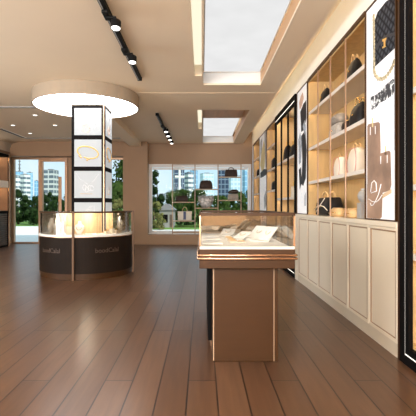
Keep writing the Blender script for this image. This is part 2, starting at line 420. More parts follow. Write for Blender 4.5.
# slot vent on the left
t = thing('ceiling_vent', 'dark dashed linear air vent in the ceiling at far left', 'vent', (-5.2, 10.0, ZC))
MB().box(-.06, .06, -1.74, 1.74, -.012, -.0005).build('frame', 'white', t)
for k in range(22): MB().box(-.04, .04, -1.70+k*.155, -1.70+k*.155+.085, -.016, -.0122).build('slot', 'black', t)

# track lights
def track(label, y0, y1, heads, hl):
    t = thing('track_light', label, 'track light', (-.965, (y0+y1)/2, ZC), 0, 'ceiling track lights')
    h = (y1-y0)/2
    MB().box(-.030, .030, -h, h, -.055, -.0005, .004).build('track', 'black_metal', t)
    MB().box(-.022, -.008, -h+.02, h-.02, -.058, -.0555).build('conductor', 'grey', t)
    for e in (-h-.00625, h+.00625): MB().box(-.034, .034, e-.00575, e+.00575, -.058, -.0005).build('end_cap', 'black_metal', t)
    for y, tilt in heads:
        yy = y-(y0+y1)/2
        MB().box(-.03, .03, yy-.09, yy+.09, -.088, -.0585, .004).box(.0, .10, yy-.014, yy+.014, -.105, -.0885, .003).tube([(.095, yy, -.105), (.095, yy, -.125)], .012).build('adapter', 'black_metal', t)
        M = Matrix.Translation((.095, yy, -.165)) @ Matrix.Rotation(math.radians(tilt), 4, 'X')
        hd = MB().lathe([(.0, .042), (.040, .042), (.052, .03), (.052, -.045), (.046, -.045), (.046, -.035), (0, -.035)], 28, M=M).build('lamp_head', 'black_metal', t)
        MB().lathe([(0, -.043), (.0455, -.043), (.0455, -.0355), (0, -.0355)], 28, M=M).build('lens', 'lens', hd)
    return t
track('long black ceiling track with lamp heads, nearest the camera', 2.0, 6.2, [(2.3, -10), (3.15, -10), (4.04, -10), (5.0, -10)], None)
track('short black ceiling track with small lamp heads, nearer the window', 8.6, 11.9, [(9.7, -14), (10.3, -14), (10.9, -14), (11.5, -14)], None)

# ------------------------------------------------------------------ display column
CX, CY, CH = -1.98, 7.235, .28
t = thing('display_column', 'square column covered in white jewellery pictures framed in black under the round light', 'column', (CX, CY, 0))
MB().box(-CH, CH, -CH, CH, .001, 2.975).build('core', 'wall_pale', t)
MB().box(-CH-.004, -CH+.014, -CH-.004, -CH+.014, .002, 2.974).box(CH-.014, CH+.004, -CH-.004, -CH+.014, .002, 2.974).box(-CH-.004, -CH+.014, CH-.014, CH+.004, .002, 2.974).box(CH-.014, CH+.004, CH-.014, CH+.004, .002, 2.974).build('corner_trim', 'rose_metal', t)
ZP = [2.43, 1.885, 1.34, .795]
def ring2(cu, cv, ru, rv, a0=0, a1=360, n=28, rot=0):
    out = []
    for i in range(n+1):
        a = math.radians(a0+(a1-a0)*i/n); u, v = ru*math.cos(a), rv*math.sin(a); r = math.radians(rot)
        out.append((cu+u*math.cos(r)-v*math.sin(r), cv+u*math.sin(r)+v*math.cos(r)))
    return out
for fi in range(4):
    R = Matrix.Rotation(fi*PI/2, 4, 'Z')
    def FM(off): return R @ Matrix.Translation((0, -CH-off, 0)) @ Matrix.Rotation(PI/2, 4, 'X')   # (u,v,w) -> face plane, w outwards
    MB().prism([(-.2845, .75), (.258, .75), (.258, 2.955), (-.2845, 2.955)], FM(.0005), .012).build('panel_frame', 'black', t)
    for pi_, z in enumerate(ZP):
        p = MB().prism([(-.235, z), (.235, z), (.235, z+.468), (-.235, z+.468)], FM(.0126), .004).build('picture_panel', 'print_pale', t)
        if fi > 1: continue
        FMt = FM(.0175)
        def tb(mb, pts, r, closed=False): return mb.tube([FMt @ Vector((u, v, 0)) for u, v in pts], r, 6, closed)
        cz = z+.234
        if pi_ == 1:
            mb = MB(); tb(mb, ring2(0, cz+.01, .185, .10, -105, 235, 30, -14), .011)
            tb(mb, ring2(.0, cz+.018, .180, .085, 10, 150, 20, -14), .005); mb.build('printed_bracelet', 'gold_flat', p)
            g = MB()
            for (u, v) in ((-.14, cz-.05), (-.12, cz-.075), (.02, cz-.10), (-.01, cz-.12)):
                g.lathe([(0, -.018), (.02, -.008), (.02, .008), (0, .018)], 10, M=FMt @ Matrix.Translation((u, v, 0)))
            g.build('printed_gem', 'tan', p)
        elif pi_ == 2:
            mb = MB(); tb(mb, [(-.21, cz+.20), (-.12, cz+.08), (-.03, cz+.02), (.0, cz)], .003); tb(mb, [(.19, cz+.18), (.10, cz+.06), (.0, cz)], .003)
            for u in (-.06, -.02, .03, .07): tb(mb, ring2(u, cz-.07+.02*math.sin(u*90), .030, .045, 0, 340, 14), .005)
            mb.build('printed_necklace', 'silver_flat', p)
            tb(MB(), [(-.13, cz-.16), (.08, cz-.165)], .004).build('printed_line', 'tan', p)
        else:
            mb = MB(); tb(mb, ring2(-.03, cz-.12, .065, .075, 0, 345, 22), .005); tb(mb, ring2(-.03, cz-.13, .045, .05, 0, 345, 20), .003); mb.build('printed_ring', 'print_peach', p)
            mb = MB()
            for k in range(5): tb(mb, [(-.09+.03*k, cz+.04+.028*k), (-.05+.02*k, cz+.075+.022*k), (-.03+.03*k, cz+.05+.03*k)], .004)
            tb(mb, [(.11, cz+.18), (.11, cz-.05)], .003); tb(mb, ring2(.11, cz-.08, .014, .03, 0, 340, 12), .004)
            mb.build('printed_earring', 'silver_flat', p)

# ------------------------------------------------------------------ round kiosk
KR = .80
k = thing('jewellery_kiosk', 'round dark jewellery kiosk with glass top encircling the display column', 'display counter', (DX, DY, 0))
MB().lathe([(.47, .10), (KR, .10), (KR, .695), (.47, .695)], 80).build('body', 'espresso', k)
MB().lathe([(.47, .001), (KR-.015, .001), (KR-.015, .0995), (.47, .0995)], 80).build('kick_plate', 'bronze', k)
MB().lathe([(.45, .696), (KR+.012, .696), (KR+.012, .727), (.45, .727)], 80).build('deck', 'white', k)
MB().lathe([(KR-.012, .686), (KR+.016, .686), (KR+.016, .6955), (KR-.012, .6955)], 80).build('deck_trim', 'bronze_bright', k)
MB().lathe([(KR-.022, .7275), (KR-.016, .7275), (KR-.016, 1.085), (KR-.022, 1.085)], 80).build('glass', 'glass_case', k)
MB().lathe([(KR-.035, 1.0855), (KR+.005, 1.0855), (KR+.005, 1.108), (KR-.035, 1.108)], 80).build('top_rail', 'bronze', k)
MB().lathe([(.45, 1.1085), (KR+.0, 1.1085), (KR+.0, 1.115), (.45, 1.115)], 80).build('glass_top', 'glass_case', k)
dm = MB().lathe([(.435, .0015), (.4485, .0015), (.4485, 1.10), (.435, 1.10)], 64)
for i in range(60):
    a = 2*PI*i/60; dm.box(.449, .456, -.008, .008, .728, 1.10, 0, Matrix.Rotation(a, 4, 'Z'))
dm.build('slatted_drum', 'gold_slat', k)
for a in (-89, 1, 91, 181):
    a = math.radians(a)
    MB().box(-.016, .016, -.016, .016, .001, 1.116, .003, Matrix.Translation((math.cos(a)*(KR+.034), math.sin(a)*(KR+.034), 0)) @ Matrix.Rotation(a, 4, 'Z')).build('post', 'post_bronze', k)
def bend_text(txt, size, ang, z, parent, mat, R):
    cu = bpy.data.curves.new('txt', 'FONT'); cu.body = txt; cu.size = size; cu.align_x = 'CENTER'; cu.extrude = .002; cu.resolution_u = 3
    o = bpy.data.objects.new('txt', cu); COL.objects.link(o); dg = bpy.context.evaluated_depsgraph_get()
    me = bpy.data.meshes.new_from_object(o.evaluated_get(dg)); bpy.data.objects.remove(o)
    for v in me.vertices:
        a = math.radians(ang)+v.co.x/R; r = R+.0025+v.co.z
        v.co = Vector((math.cos(a)*r, math.sin(a)*r, z+v.co.y))
    me.materials.append(MATS[mat]); p = bpy.data.objects.new('lettering', me); COL.objects.link(p); p.parent = parent
    return p
def ang_px(px, r):       # angle on the front half of a circle of radius r that the photo shows at column px
    return min((abs((DX+r*math.cos(math.radians(a)))*F/(DY+r*math.sin(math.radians(a)))+VX-px), a) for a in [-178+.5*i for i in range(353)])[1]
bend_text('boodCalal', .105, ang_px(108, KR), .435, k, 'lettering', KR)
bend_text('boodCalal', .105, ang_px(50, KR), .435, k, 'lettering', KR)
# kiosk contents (positions on the deck, top 0.727)
def on_deck(ang, r): a = math.radians(ang); return (DX+r*math.cos(a), DY+r*math.sin(a), .728)
def bust(label, ang, r, s=1., lean=0., rz=None):
    p = on_deck(ang, r)
    t = thing('necklace_bust', label, 'jewellery stand', p, math.radians(ang+90) if rz is None else rz, 'white necklace busts in the kiosk')
    M = Matrix.Rotation(lean, 4, 'Y') @ Matrix.Scale(s, 4)
    MB().lathe([(0, 0), (.05*s, 0), (.05*s, .012*s), (0, .012*s)], 24).build('base', 'velvet_white', t)
    MB().loft([(.0125, .030, .018, 2, 0, 0), (.05, .055, .03, 2.2, 0, 0), (.11, .085, .04, 2.4, 0, 0), (.155, .075, .035, 2.2, 0, .004), (.185, .034, .024, 2, 0, .01), (.235, .026, .020, 2, 0, .012)], 20, M).build('form', 'velvet_white', t)
    MB().tube([M @ Vector((.045*math.cos(a), -.040+.008*math.sin(a), .13+.05*math.sin(a))) for a in [PI+PI*i/12 for i in range(13)]], .0035*s, 6).build('necklace', 'gold', t)
    return t
bust('white necklace bust leaning at the left end of the round kiosk', ang_px(49.5, .62), .62, 1.15, .35)
bust('white necklace bust beside the leaning one in the kiosk\'s left half', ang_px(57, .6), .60, 1.15, 0)
bust('tall white necklace bust at the right end of the round kiosk', ang_px(123, .62), .62, 1.25, -.35)
bust('small white bust just right of the kiosk\'s bronze front post', ang_px(79, .64), .64, .95, .05)
t = thing('ring_cone', 'slim white ring stand left of the kiosk\'s front post', 'jewellery stand', on_deck(ang_px(63, .64), .64))
MB().lathe([(0, 0), (.026, 0), (.026, .01), (0, .01)], 20).build('base', 'velvet_white', t)
MB().lathe([(0, .0105), (.020, .0105), (.013, .21), (0, .215)], 20).build('cone', 'velvet_white', t)
MB().lathe([(.0175, .11), (.022, .11), (.022, .118), (.0175, .118)], 20).build('ring', 'gold', t)
t = thing('jewellery_box', 'small beige open box close to the kiosk\'s front post', 'jewellery box', on_deck(ang_px(69, .62), .62), .2)
MB().box(-.05, .05, -.035, .035, 0, .05, .004).build('tray', 'velvet_cream', t)
MB().box(-.05, .05, .036, .044, .02, .13, .003).build('lid', 'velvet_cream', t)
for i, (a, r, lb) in enumerate([(ang_px(89, .64), .64, 'flat white pad at the middle of the kiosk'), (ang_px(98, .64), .64, 'flat white pad right of the kiosk\'s middle, before the slatted drum')]):
    t = thing('display_pad', lb, 'display pad', on_deck(a, r), math.radians(a+90), 'flat white pads in the kiosk')
    MB().box(-.055, .055, -.05, .05, 0, .018, .004).build('pad', 'velvet_white', t)
    for q in range(2): MB().lathe([(.010, 0), (.014, 0), (.014, .006), (.010, .006)], 14, c=(-.02+.04*q, 0), M=Matrix.Translation((0, 0, .0185))).build('ring', 'gold', t)
for i, (a, r, h, lb) in enumerate([(ang_px(107, .64), .64, .045, 'low gold stand among the trinkets right of the kiosk lettering'), (ang_px(112, .62), .62, .085, 'middle gold stand beside the tall right bust'), (ang_px(117, .64), .64, .055, 'gold stand touching the side of the tall right bust'),
                            (ang_px(53, .72), .72, .03, 'gold stand in front of the two left busts'), (ang_px(62, .74), .74, .03, 'gold stand in front of the slim ring stand')]):
    t = thing('trinket_stand', lb, 'jewellery stand', on_deck(a, r), math.radians(a+90), 'small gold trinket stands in the kiosk')
    MB().box(-.035, .035, -.03, .03, 0, h, .004).build('block', 'velvet_cream', t)
    MB().lathe([(.014, 0), (.02, 0), (.02, .007), (.014, .007)], 16, M=Matrix.Translation((0, 0, h+.0205)) @ Matrix.Rotation(PI/2, 4, 'X')).build('ring', 'gold', t)
    MB().box(-.03, -.02, -.02, .02, h+.0005, h+.012, .001).build('bar', 'gold', t)

# ------------------------------------------------------------------ island counter
t = thing('island_counter', 'bronze island display counter with glass showcase in the foreground', 'display counter', (.335, 3.08, 0))
L = 1.50
MB().box(-.25, .25, 0, .34, .001, .735, .004).build('end_panel', 'bronze', t)
MB().box(-.25, -.242, -.001, .0, .01, .73).build('edge_line', 'post_tan', t)
MB().box(.2165, .2215, -.0025, -.0005, .004, .73).build('edge_line', 'post_tan', t)
MB().box(-.283, .25, .341, L-.06, .05, .735, .003).build('body', 'black', t)
MB().box(-.262, .23, .342, L-.08, .001, .0495).build('kick_plate', 'bronze_dark', t)
MB().box(-.355, .355, -.12, L, .736, .800, .004).build('lower_fascia', 'bronze', t)
MB().box(-.355, .355, -.12, L, .822, .879, .003).build('tray_frame', 'bronze', t)
MB().box(-.350, .350, -.115, L-.005, .8005, .8215).build('reveal', 'bronze_dark', t)
for z in (.811, .836):
    pts = [(-.352, L-.02, z), (-.366, L-.03, z), (-.366, -.125, z), (-.36, -.131, z), (.36, -.131, z), (.366, -.125, z), (.366, L-.03, z), (.352, L-.02, z)]
    MB().tube(pts, .0085, 8).build('trim_rod', 'bronze_bright', t)
MB().box(-.345, .345, -.11, L-.01, .8795, .889, .002).build('deck', 'velvet_white', t)
MB().box(-.352, .352, -.118, -.1105, .8795, .900).build('front_lip', 'shelf_edge', t)
MB().box(-.340, .340, -.108, -.102, .8895, 1.132).build('front_glass', 'glass_case', t)
for s in (-1, 1): MB().box(s*.343-.003, s*.343+.003, -.098, L-.02, .8895, 1.132).build('side_glass', 'glass_case', t)
MB().box(-.345, .345, -.112, L-.012, 1.1335, 1.1395).build('top_glass', 'glass_case', t)
tr = MB().box(-.35, .35, -.120, -.1125, 1.128, 1.150).box(-.356, -.3465, -.120, L-.01, 1.128, 1.150).box(.3465, .356, -.120, L-.01, 1.128, 1.150).box(-.346, .346, L-.0115, L-.002, 1.128, 1.150)
tr.build('top_rail', 'bronze', t)
for (x, y) in ((-.349, -.115), (.349, -.115), (-.349, L-.008), (.349, L-.008)): MB().box(x-.006, x+.006, y-.006, y+.006, .9035, 1.1275).build('post', 'bronze_bright', t)
MB().box(-.338, .338, L-.022, L-.0145, .8895, 1.127).build('mirror_back', 'mirror', t)
MB().box(-.12, .26, L-.075, L-.045, 1.105, 1.118, .003).tube([(-.1, L-.06, 1.118), (-.1, L-.06, 1.133)], .004).tube([(.24, L-.06, 1.118), (.24, L-.06, 1.133)], .004).build('light_bar', 'bronze_dark', t)
CT = .890
def easel(label, x, y, rz, w, h, tilt, grp='white jewellery boards on the counter deck'):
    t = thing('jewellery_board', label, 'jewellery display', (x, y, CT), rz, grp)
    MB().box(-w/2, w/2, -.075, .03, 0, .014, .003).build('base', 'velvet_white', t)
    M = Matrix.Translation((0, .016, .0145)) @ Matrix.Rotation(-tilt, 4, 'X')
    MB().box(-w/2, w/2, 0, .012, .004, h, .003, M).build('back_board', 'velvet_white', t)
    MB().tube([M @ Vector((.03*math.cos(a), -.003, h*.62+.035*math.sin(a))) for a in [PI+PI*i/10 for i in range(11)]], .002, 6).build('necklace', 'gold', t)
    return t
easel('white tilted jewellery board nearest the counter\'s right front corner', .52, 3.50, math.radians(-62), .14, .155, .75)
easel('white tilted jewellery board in the middle of the standing row', .475, 3.72, math.radians(-58), .15, .15, .8)
easel('white low jewellery board lying left of the standing row', .315, 3.68, math.radians(-50), .13, .14, 1.15)
easel('white tilted jewellery board at the back near the mirror', .50, 4.0, math.radians(-58), .14, .14, .8)
easel('white low jewellery board at the back left before the mirror', .25, 4.15, math.radians(-20), .14, .12, 1.1)
for i, (x, y, lb) in enumerate([(.085, 3.35, 'square white cloth pad at the counter\'s left front'), (.085, 3.72, 'square white cloth pad behind the left front pad'), (.085, 4.1, 'square white cloth pad at the left back before the mirror')]):
    t = thing('display_pad', lb, 'display pad', (x, y, CT), 0, 'white cloth pads in the counter')
    MB().box(-.085, .085, -.13, .13, 0, .016, .005).build('pad', 'velvet_white', t)
    MB().tube([(.05*math.cos(a), .06*math.sin(a), .0185) for a in [2*PI*q/18 for q in range(18)]], .002, 6, True).build('necklace', 'silver_flat', t)
for i, (x, y) in enumerate([(.27, 3.40), (.265, 3.50), (.26, 3.60), (.255, 3.70), (.25, 3.80), (.33, 3.36)]):
    nm = ['first', 'second', 'third', 'fourth', 'fifth'][i]+' gold bracelet bar from the glass front, left column' if i < 5 else 'gold bracelet bar standing alone right of the left column'
    t = thing('bracelet_bar', nm, 'jewellery display', (x, y, CT), 0, 'gold bracelet bars on the counter deck')
    MB().box(-.035, .035, -.028, .028, 0, .012, .002).build('block', 'velvet_cream', t)
    MB().tube([(-.026, 0, .0185), (-.01, .004, .0185), (.01, -.004, .0185), (.026, 0, .0185)], .0042, 8).build('bracelet', 'tan', t)

# ------------------------------------------------------------------ right wall display
XS = 1.57                                    # plane of the shelf fronts
def WP(px, py):                              # a measured point on that plane -> (Y, z)
    Y = F*XS/(px-VX); return Y, H+(VY-py)*Y/F
LV = [1.07, 1.56, 2.05, 2.575]; ZT = 3.06
def shelf_bay(label, y0, y1, nb, levels, z0, back='oak', lit=True):
    t = thing('wall_shelving', label, 'shelving', (XS, (y0+y1)/2, z0), 0, 'oak wall shelving bays')
    h = (y1-y0)/2; D = XR-XS-.002
    MB().box(D-.018, D, -h, h, 0, ZT-z0).build('back_panel', back, t)
    for s, nm in ((-1, 'near'), (1, 'far')):
        MB().box(0, D-.0185, s*h-(.025 if s > 0 else 0), s*h+(0 if s > 0 else .025), 0, ZT-z0).build('side_panel', 'oak', t)
    MB().box(0, D-.0185, -h+.0255, h-.0255, ZT-z0-.03, ZT-z0).build('top_panel', 'oak', t)
    MB().box(-.012, -.0005, -h, h, ZT-z0-.035, ZT-z0+.012).build('crown', 'bronze', t)
    for z in levels:
        b = MB().box(.012, D-.019, -h+.0255, h-.0255, z-z0-.022, z-z0).box(.0, .0115, -h+.0255, h-.0255, z-z0-.042, z-z0).build('shelf', 'shelf_edge', t)
        if lit and z-z0 > .1: MB().box(.012, .020, -h+.05, h-.05, z-z0-.0240, z-z0-.0225).build('light_strip', 'led_warm', b)
    if lit:
        MB().box(.0, .006, -h+.0255, h-.0255, ZT-z0-.055, ZT-z0-.0305).build('lip', 'oak', t)
        MB().box(.0065, .014, -h+.05, h-.05, ZT-z0-.0320, ZT-z0-.0305).build('light_strip', 'led_warm', t)
    n = nb
    for i in range(1, n):
        y = -h+2*h*i/n
        MB().box(-.012, -.0005, y-.014, y+.014, .0, ZT-z0-.036, .002).build('divider', 'rose_metal', t)
    return t
def poster_frame(label, y0, y1, z0, frame='bronze'):
    t = thing('wall_poster', label, 'poster', (XS, (y0+y1)/2, z0), 0)
    h = (y1-y0)/2
    MB().box(.004, XR-XS-.002, -h+.002, h-.002, 0, ZT-z0).build('backing_box', 'bronze_dark', t)
    fr = MB().box(-.012, .0035, -h+.002, -h+.020, 0, ZT-z0).box(-.012, .0035, h-.020, h-.002, 0, ZT-z0).box(-.012, .0035, -h+.0205, h-.0205, ZT-z0-.015, ZT-z0).box(-.012, .0035, -h+.0205, h-.0205, 0, .012)
    fr.build('frame', frame, t)
    MB().box(-.002, .0035, -h+.0215, h-.0215, .0125, ZT-z0-.0155).build('print_sheet', 'print_white', t)
    t['_c'] = 0.; del t['_c']
    yc = (y0+y1)/2
    def shape(name, pix, mat, lay=1):
        pts = [WP(*p) for p in pix]
        lim = lambda u: max(-h+.023, min(h-.023, u))
        uv = [(lim(y-yc), max(.014, min(ZT-z0-.017, z-z0))) for y, z in pts]
        M = Matrix(((0, 0, -1, -.002-.0012*lay+.0006), (1, 0, 0, 0), (0, 1, 0, 0), (0, 0, 0, 1)))
        return MB().prism(uv, M, .001).build(name, mat, t)
    def line(name, pix, r, mat, lay=3):
        pts = [(-.003-.0012*lay, max(-h+.023, min(h-.023, WP(*p)[0]-yc)), min(ZT-z0-.02, WP(*p)[1]-z0)) for p in pix]
        return MB().tube(pts, r, 6).build(name, mat, t)
    return t, shape, line
shelf_bay('lit oak shelving bay over the cream cabinets, between two posters', 3.84, 5.91, 4, LV[1:], 1.072)
shelf_bay('narrow oak shelving bay between the black case and the far poster', 8.45, 9.65, 2, [.55, 1.07, 1.56, 2.05, 2.575], .001)
shelf_bay('farthest oak shelving bay beside the window wall', 10.92, 12.1, 2, [.55, 1.07, 1.56, 2.05, 2.575], .001)
# near poster
t, shp, lin = poster_frame('large white poster of a black quilted bag and brown totes on the right wall', 3.215, 3.835, 1.072)
shp('printed_quilted_bag', [(373, 26), (378, 12), (386, 2), (398, -8), (399, 45), (388, 55), (375, 67), (373.6, 60)], 'quilt', 1)
shp('printed_flap', [(375.5, 47), (380, 40), (388, 34), (397, 31), (397.5, 34), (389, 37), (382, 42.5), (376, 51)], 'print_black', 2)
shp('printed_clasp', [(383, 39.5), (387, 37.5), (387, 39), (386, 41), (386, 46), (387, 46.5), (383, 48.5), (383, 47), (384.3, 46), (384.2, 41.5), (383, 41.5)], 'gold_flat', 3)
ch = [(374.5, 16), (374.7, 30), (374.8, 45), (375, 60), (374.8, 70), (376, 75), (379, 78.5), (383, 79), (387, 76.5), (391, 71), (394, 65), (396, 58), (396.6, 48), (396.6, 30), (396.6, 10), (396.6, -5)]
lk = MB(); par = t; pts = [Vector((-.008, WP(*p)[0]-3.525, WP(*p)[1]-1.072)) for p in ch]
dense = []
for a, b in zip(pts, pts[1:]):
    n = max(1, int((b-a).length/.028)); dense += [a.lerp(b, i/n) for i in range(n)]
for i, p in enumerate(dense):
    if p.z > 1.96 or abs(p.y) > .286: continue
    lk.lathe([(.007, -.003), (.019, -.003), (.019, .003), (.007, .003)], 10, M=Matrix.Translation(p) @ Matrix.Rotation(PI/2, 4, 'Y'))
lk.build('printed_chain', 'chain', t)
shp('printed_zebra_scarf', [(371, 110), (371, 97), (376, 95), (381, 91), (387, 84), (393, 79), (396, 80), (396.5, 87), (393, 95), (386, 100), (380, 103), (375, 109)], 'zebra', 1)
shp('printed_tote', [(367.6, 126), (369, 124), (379, 122), (380.3, 123.5), (381, 150), (380, 168), (375, 182), (367.6, 186)], 'print_tote', 1)
shp('printed_tote', [(379.2, 155.5), (381, 153.4), (389.5, 150.6), (391, 152), (391.9, 185), (390.5, 190), (386, 192), (378, 194), (376.8, 176)], 'print_tote', 2)
shp('printed_base', [(378, 197), (392, 189), (392, 193), (382, 199), (378, 201)], 'print_tan', 2)
shp('printed_tote', [(367.6, 184), (369.5, 180), (379.5, 177), (381.6, 179), (383.2, 190), (382.4, 217), (380.5, 219.6), (372, 221.5), (367.6, 220)], 'print_tote', 3)
for x, y in ((373, 118), (386, 146)): shp('printed_tag', [(x-.6, y), (x+.6, y), (x+.6, y+9), (x-.6, y+9)], 'print_yellow', 2)
for x, y in ((371, 127), (376, 126), (381.5, 156), (388, 155)): lin('printed_strap', [(x, y), (x, y+8)], .0028, 'print_white', 3)
lin('printed_strap', [(369.5, 199), (373, 201.5), (377, 202), (380, 199.5), (383, 195)], .0032, 'print_white', 4); lin('printed_strap', [(382, 184), (379.5, 194), (376.5, 201), (374, 205), (372, 205.5), (371, 203)], .0032, 'print_white', 4)
lin('printed_handle', [(371.5, 192), (372.5, 183), (375, 180.5), (377, 183), (377.5, 191), (372, 193)], .004, 'print_white', 4)
shp('edge_shadow', [(395, 66), (396.8, 64), (396.8, 150), (395, 150)], 'print_grey', 4)  # shadow along the poster's right edge, put in as a grey strip
# middle poster
t, shp, lin = poster_frame('tall narrow poster of a black and white figure beside the black case', 5.93, 6.595, 1.072)
shp('printed_shape', [(299.3, 103), (301, 96), (303, 92), (304, 98), (302, 106), (300, 110)], 'print_peach', 1)
shp('printed_shape', [(300.5, 112), (303.5, 104), (306.4, 100), (306.6, 118), (304, 130), (301.5, 132)], 'print_black', 1)
shp('printed_shape', [(298.6, 140), (300.2, 132), (302, 140), (301.4, 162), (299, 165)], 'print_grey', 1)
shp('printed_shape', [(301.6, 136), (305.6, 130), (306.8, 150), (306, 178), (303.5, 186), (301.5, 184), (302.6, 160)], 'print_black', 2)
shp('printed_shape', [(303, 126), (305, 120), (306.4, 128), (304.6, 135)], 'print_grey', 3)
shp('printed_shape', [(299, 170), (301, 167), (302, 182), (300, 190)], 'print_black', 1)
shp('printed_shape', [(299, 192), (302, 188), (306.6, 192), (305, 202), (301, 204)], 'print_snow', 1)
shp('printed_shape', [(304.6, 196), (306.2, 192), (306, 206), (304.8, 206)], 'print_grey', 2)
# far poster
t, shp, lin = poster_frame('pale abstract poster on the far part of the right wall', 9.67, 10.9, .3)
shp('printed_shape', [(260.3, 165), (262, 150), (264, 140), (265.5, 150), (264.5, 168), (262, 172)], 'print_yellow', 1)
shp('printed_shape', [(264.5, 133), (267, 127), (267.4, 165), (265.8, 170), (265, 150)], 'print_grey', 2)
shp('printed_shape', [(260.5, 142), (262.4, 137), (262, 150), (260.6, 158)], 'print_grey', 2)
shp('printed_shape', [(260.4, 173), (264, 169), (267.4, 169), (267.4, 174), (263, 177), (260.5, 178)], 'print_black', 1)
shp('printed_shape', [(260.4, 180), (267.4, 176), (267.4, 212), (260.4, 214)], 'print_snow', 1)
shp('printed_shape', [(264, 198), (266, 190), (266.8, 204), (264.6, 210)], 'print_grey', 2)
t, shp, lin = poster_frame('sliver of a pale poster in the corner by the window', 12.12, 12.44, .3)
shp('printed_shape', [(251.4, 165), (252.6, 160), (252.8, 180), (251.6, 184)], 'print_grey', 1)
# base cabinets
XCB = 1.535
edges = [6.39, 5.85, 5.31, 4.77, 4.23, 3.69, 3.145]
ordn = ['farthest cream base cabinet, beside the black case and hidden partly by the counter', 'second cream base cabinet from the black case', 'third cream base cabinet from the black case, under the shelves',
        'third cream base cabinet from the near end, under the black and tan bags', 'second cream base cabinet from the near end, under the poster\'s far edge', 'nearest and widest looking cream base cabinet, under the big poster']
for i in range(6):
    y1, y0 = edges[i], edges[i+1]; h = (y1-y0)/2-.0008
    t = thing('base_cabinet', ordn[i], 'cabinet', (XCB, (y0+y1)/2, .112), 0, 'cream base cabinets along the right wall')
    MB().box(.021, XR-XCB-.002, -h, h, 0, .915).build('carcass', 'cream', t)
    d = MB().box(.008, .0205, -h+.002, h-.002, .002, .913).build('door', 'cream', t)
    frame = MB().box(.0, .0075, -h+.002, -h+.026, .002, .913, .001).box(.0, .0075, h-.026, h-.002, .002, .913, .001).box(.0, .0075, -h+.0265, h-.0265, .889, .913, .001).box(.0, .0075, -h+.0265, h-.0265, .002, .03, .001)
    frame.build('door_frame', 'cream', d)
    MB().box(.005, .0078, h-.055, h-.0265, .03, .889).box(.005, .0078, -h+.0265, -h+.045, .03, .889).box(.005, .0078, -h+.0455, h-.0555, .876, .889).box(.005, .0078, -h+.0455, h-.0555, .03, .040).build('inlay', 'cream_gap', d)
tag(MB().box(XCB+.005, XR-.002, 3.145, 6.39, .001, .1115).build('plinth', 'plinth'), 'low beige plinth running under the cream base cabinets', 'plinth')
tag(MB().box(XCB-.012, XR-.002, 3.14, 6.395, 1.0275, 1.071, .003).build('worktop', 'cream'), 'long cream counter top over the base cabinets', 'worktop')
tag(MB().box(XCB, XR-.002, 6.398, 6.60, .001, 1.07).build('filler_panel', 'cream'), 'cream filler panel between the last cabinet and the black case', 'panel')

# black framed glass cases
def black_case(label, y0, y1, nb, shelves, z0=.001, p=.070, q=.135):
    t = thing('glass_case', label, 'display case', (XS, (y0+y1)/2, z0), 0, 'tall black framed display cases')
    h = (y1-y0)/2; D = XR-XS-.002; T = ZT-z0
    MB().box(D-.018, D, -h, h, 0, T).build('back_panel', 'oak_light', t)
    for s in (-1, 1):
        def side(a, b, x0, x1, z0_, z1_, nm, mt): MB().box(x0, x1, min(s*(h-a), s*(h-b)), max(s*(h-a), s*(h-b)), z0_, z1_).build(nm, mt, t)
        side(0, .03, .0, D-.0185, .14, T, 'side_panel', 'oak_light')
        side(0, p, -.035, -.0005, 0, T, 'post', 'black')
        side(p+.0005, p+.014, -.028, -.001, .07, T-.10, 'light_line', 'led_white')
        side(p+.0145, q, -.034, -.0005, .0845, T-.12, 'inner_frame', 'black')
    MB().box(-.035, -.0005, -h+p+.0005, h-p-.0005, .0, .0695).build('base_rail', 'black', t)
    MB().box(-.028, -.001, -h+p+.0145, h-p-.0145, .07, .084).build('light_line', 'led_white', t)
    MB().box(-.034, -.0005, -h+q+.0005, h-q-.0005, .0845, .135).build('inner_frame', 'black', t)
    MB().box(-.035, -.0005, -h+p+.0005, h-p-.0005, T-.095, T).build('top_rail', 'black', t)
    MB().box(-.028, -.001, -h+p+.0145, h-p-.0145, T-.1165, T-.0955).build('light_line', 'led_white', t)
    MB().box(-.034, -.0005, -h+q+.0005, h-q-.0005, T-.17, T-.117).build('inner_frame', 'black', t)
    MB().box(.0, D-.0185, -h, h, .10, .1395).build('floor_panel', 'oak_light', t)
    for i in range(1, nb):
        y = -h+2*h*i/nb
        MB().box(-.03, -.001, y-.016, y+.016, .1355, T-.1705).build('mullion', 'black', t)
    for z in shelves:
        b = MB().box(.005, D-.019, -h+.031, h-.031, z-z0-.025, z-z0).box(.0, .0045, -h+.031, h-.031, z-z0-.045, z-z0).build('shelf', 'shelf_edge', t)
        MB().box(.0055, .014, -h+.08, h-.08, z-z0-.0270, z-z0-.0255).build('light_strip', 'led_warm', b)
    MB().box(.004, .016, -h+.08, h-.08, T-.12, T-.11).build('light_strip', 'led_warm', t)
    MB().box(-.018, -.012, -h+q+.001, -h+2*h/nb-.018, .136, T-.171).build('glass_door', 'glass', t)
    return t
black_case('tall black framed display case right behind the island counter', 6.62, 8.43, 3, [.84, 1.36, 2.08], p=.035, q=.06)
black_case('tall black framed display case cut off by the right edge', 1.2, 3.11, 3, [.84, 1.36, 2.08])
tag(MB().box(XCB, XR-.002, 3.113, 3.138, .001, ZT).build('pilaster', 'bronze'), 'slim bronze pilaster between the big poster and the near black case', 'pilaster')

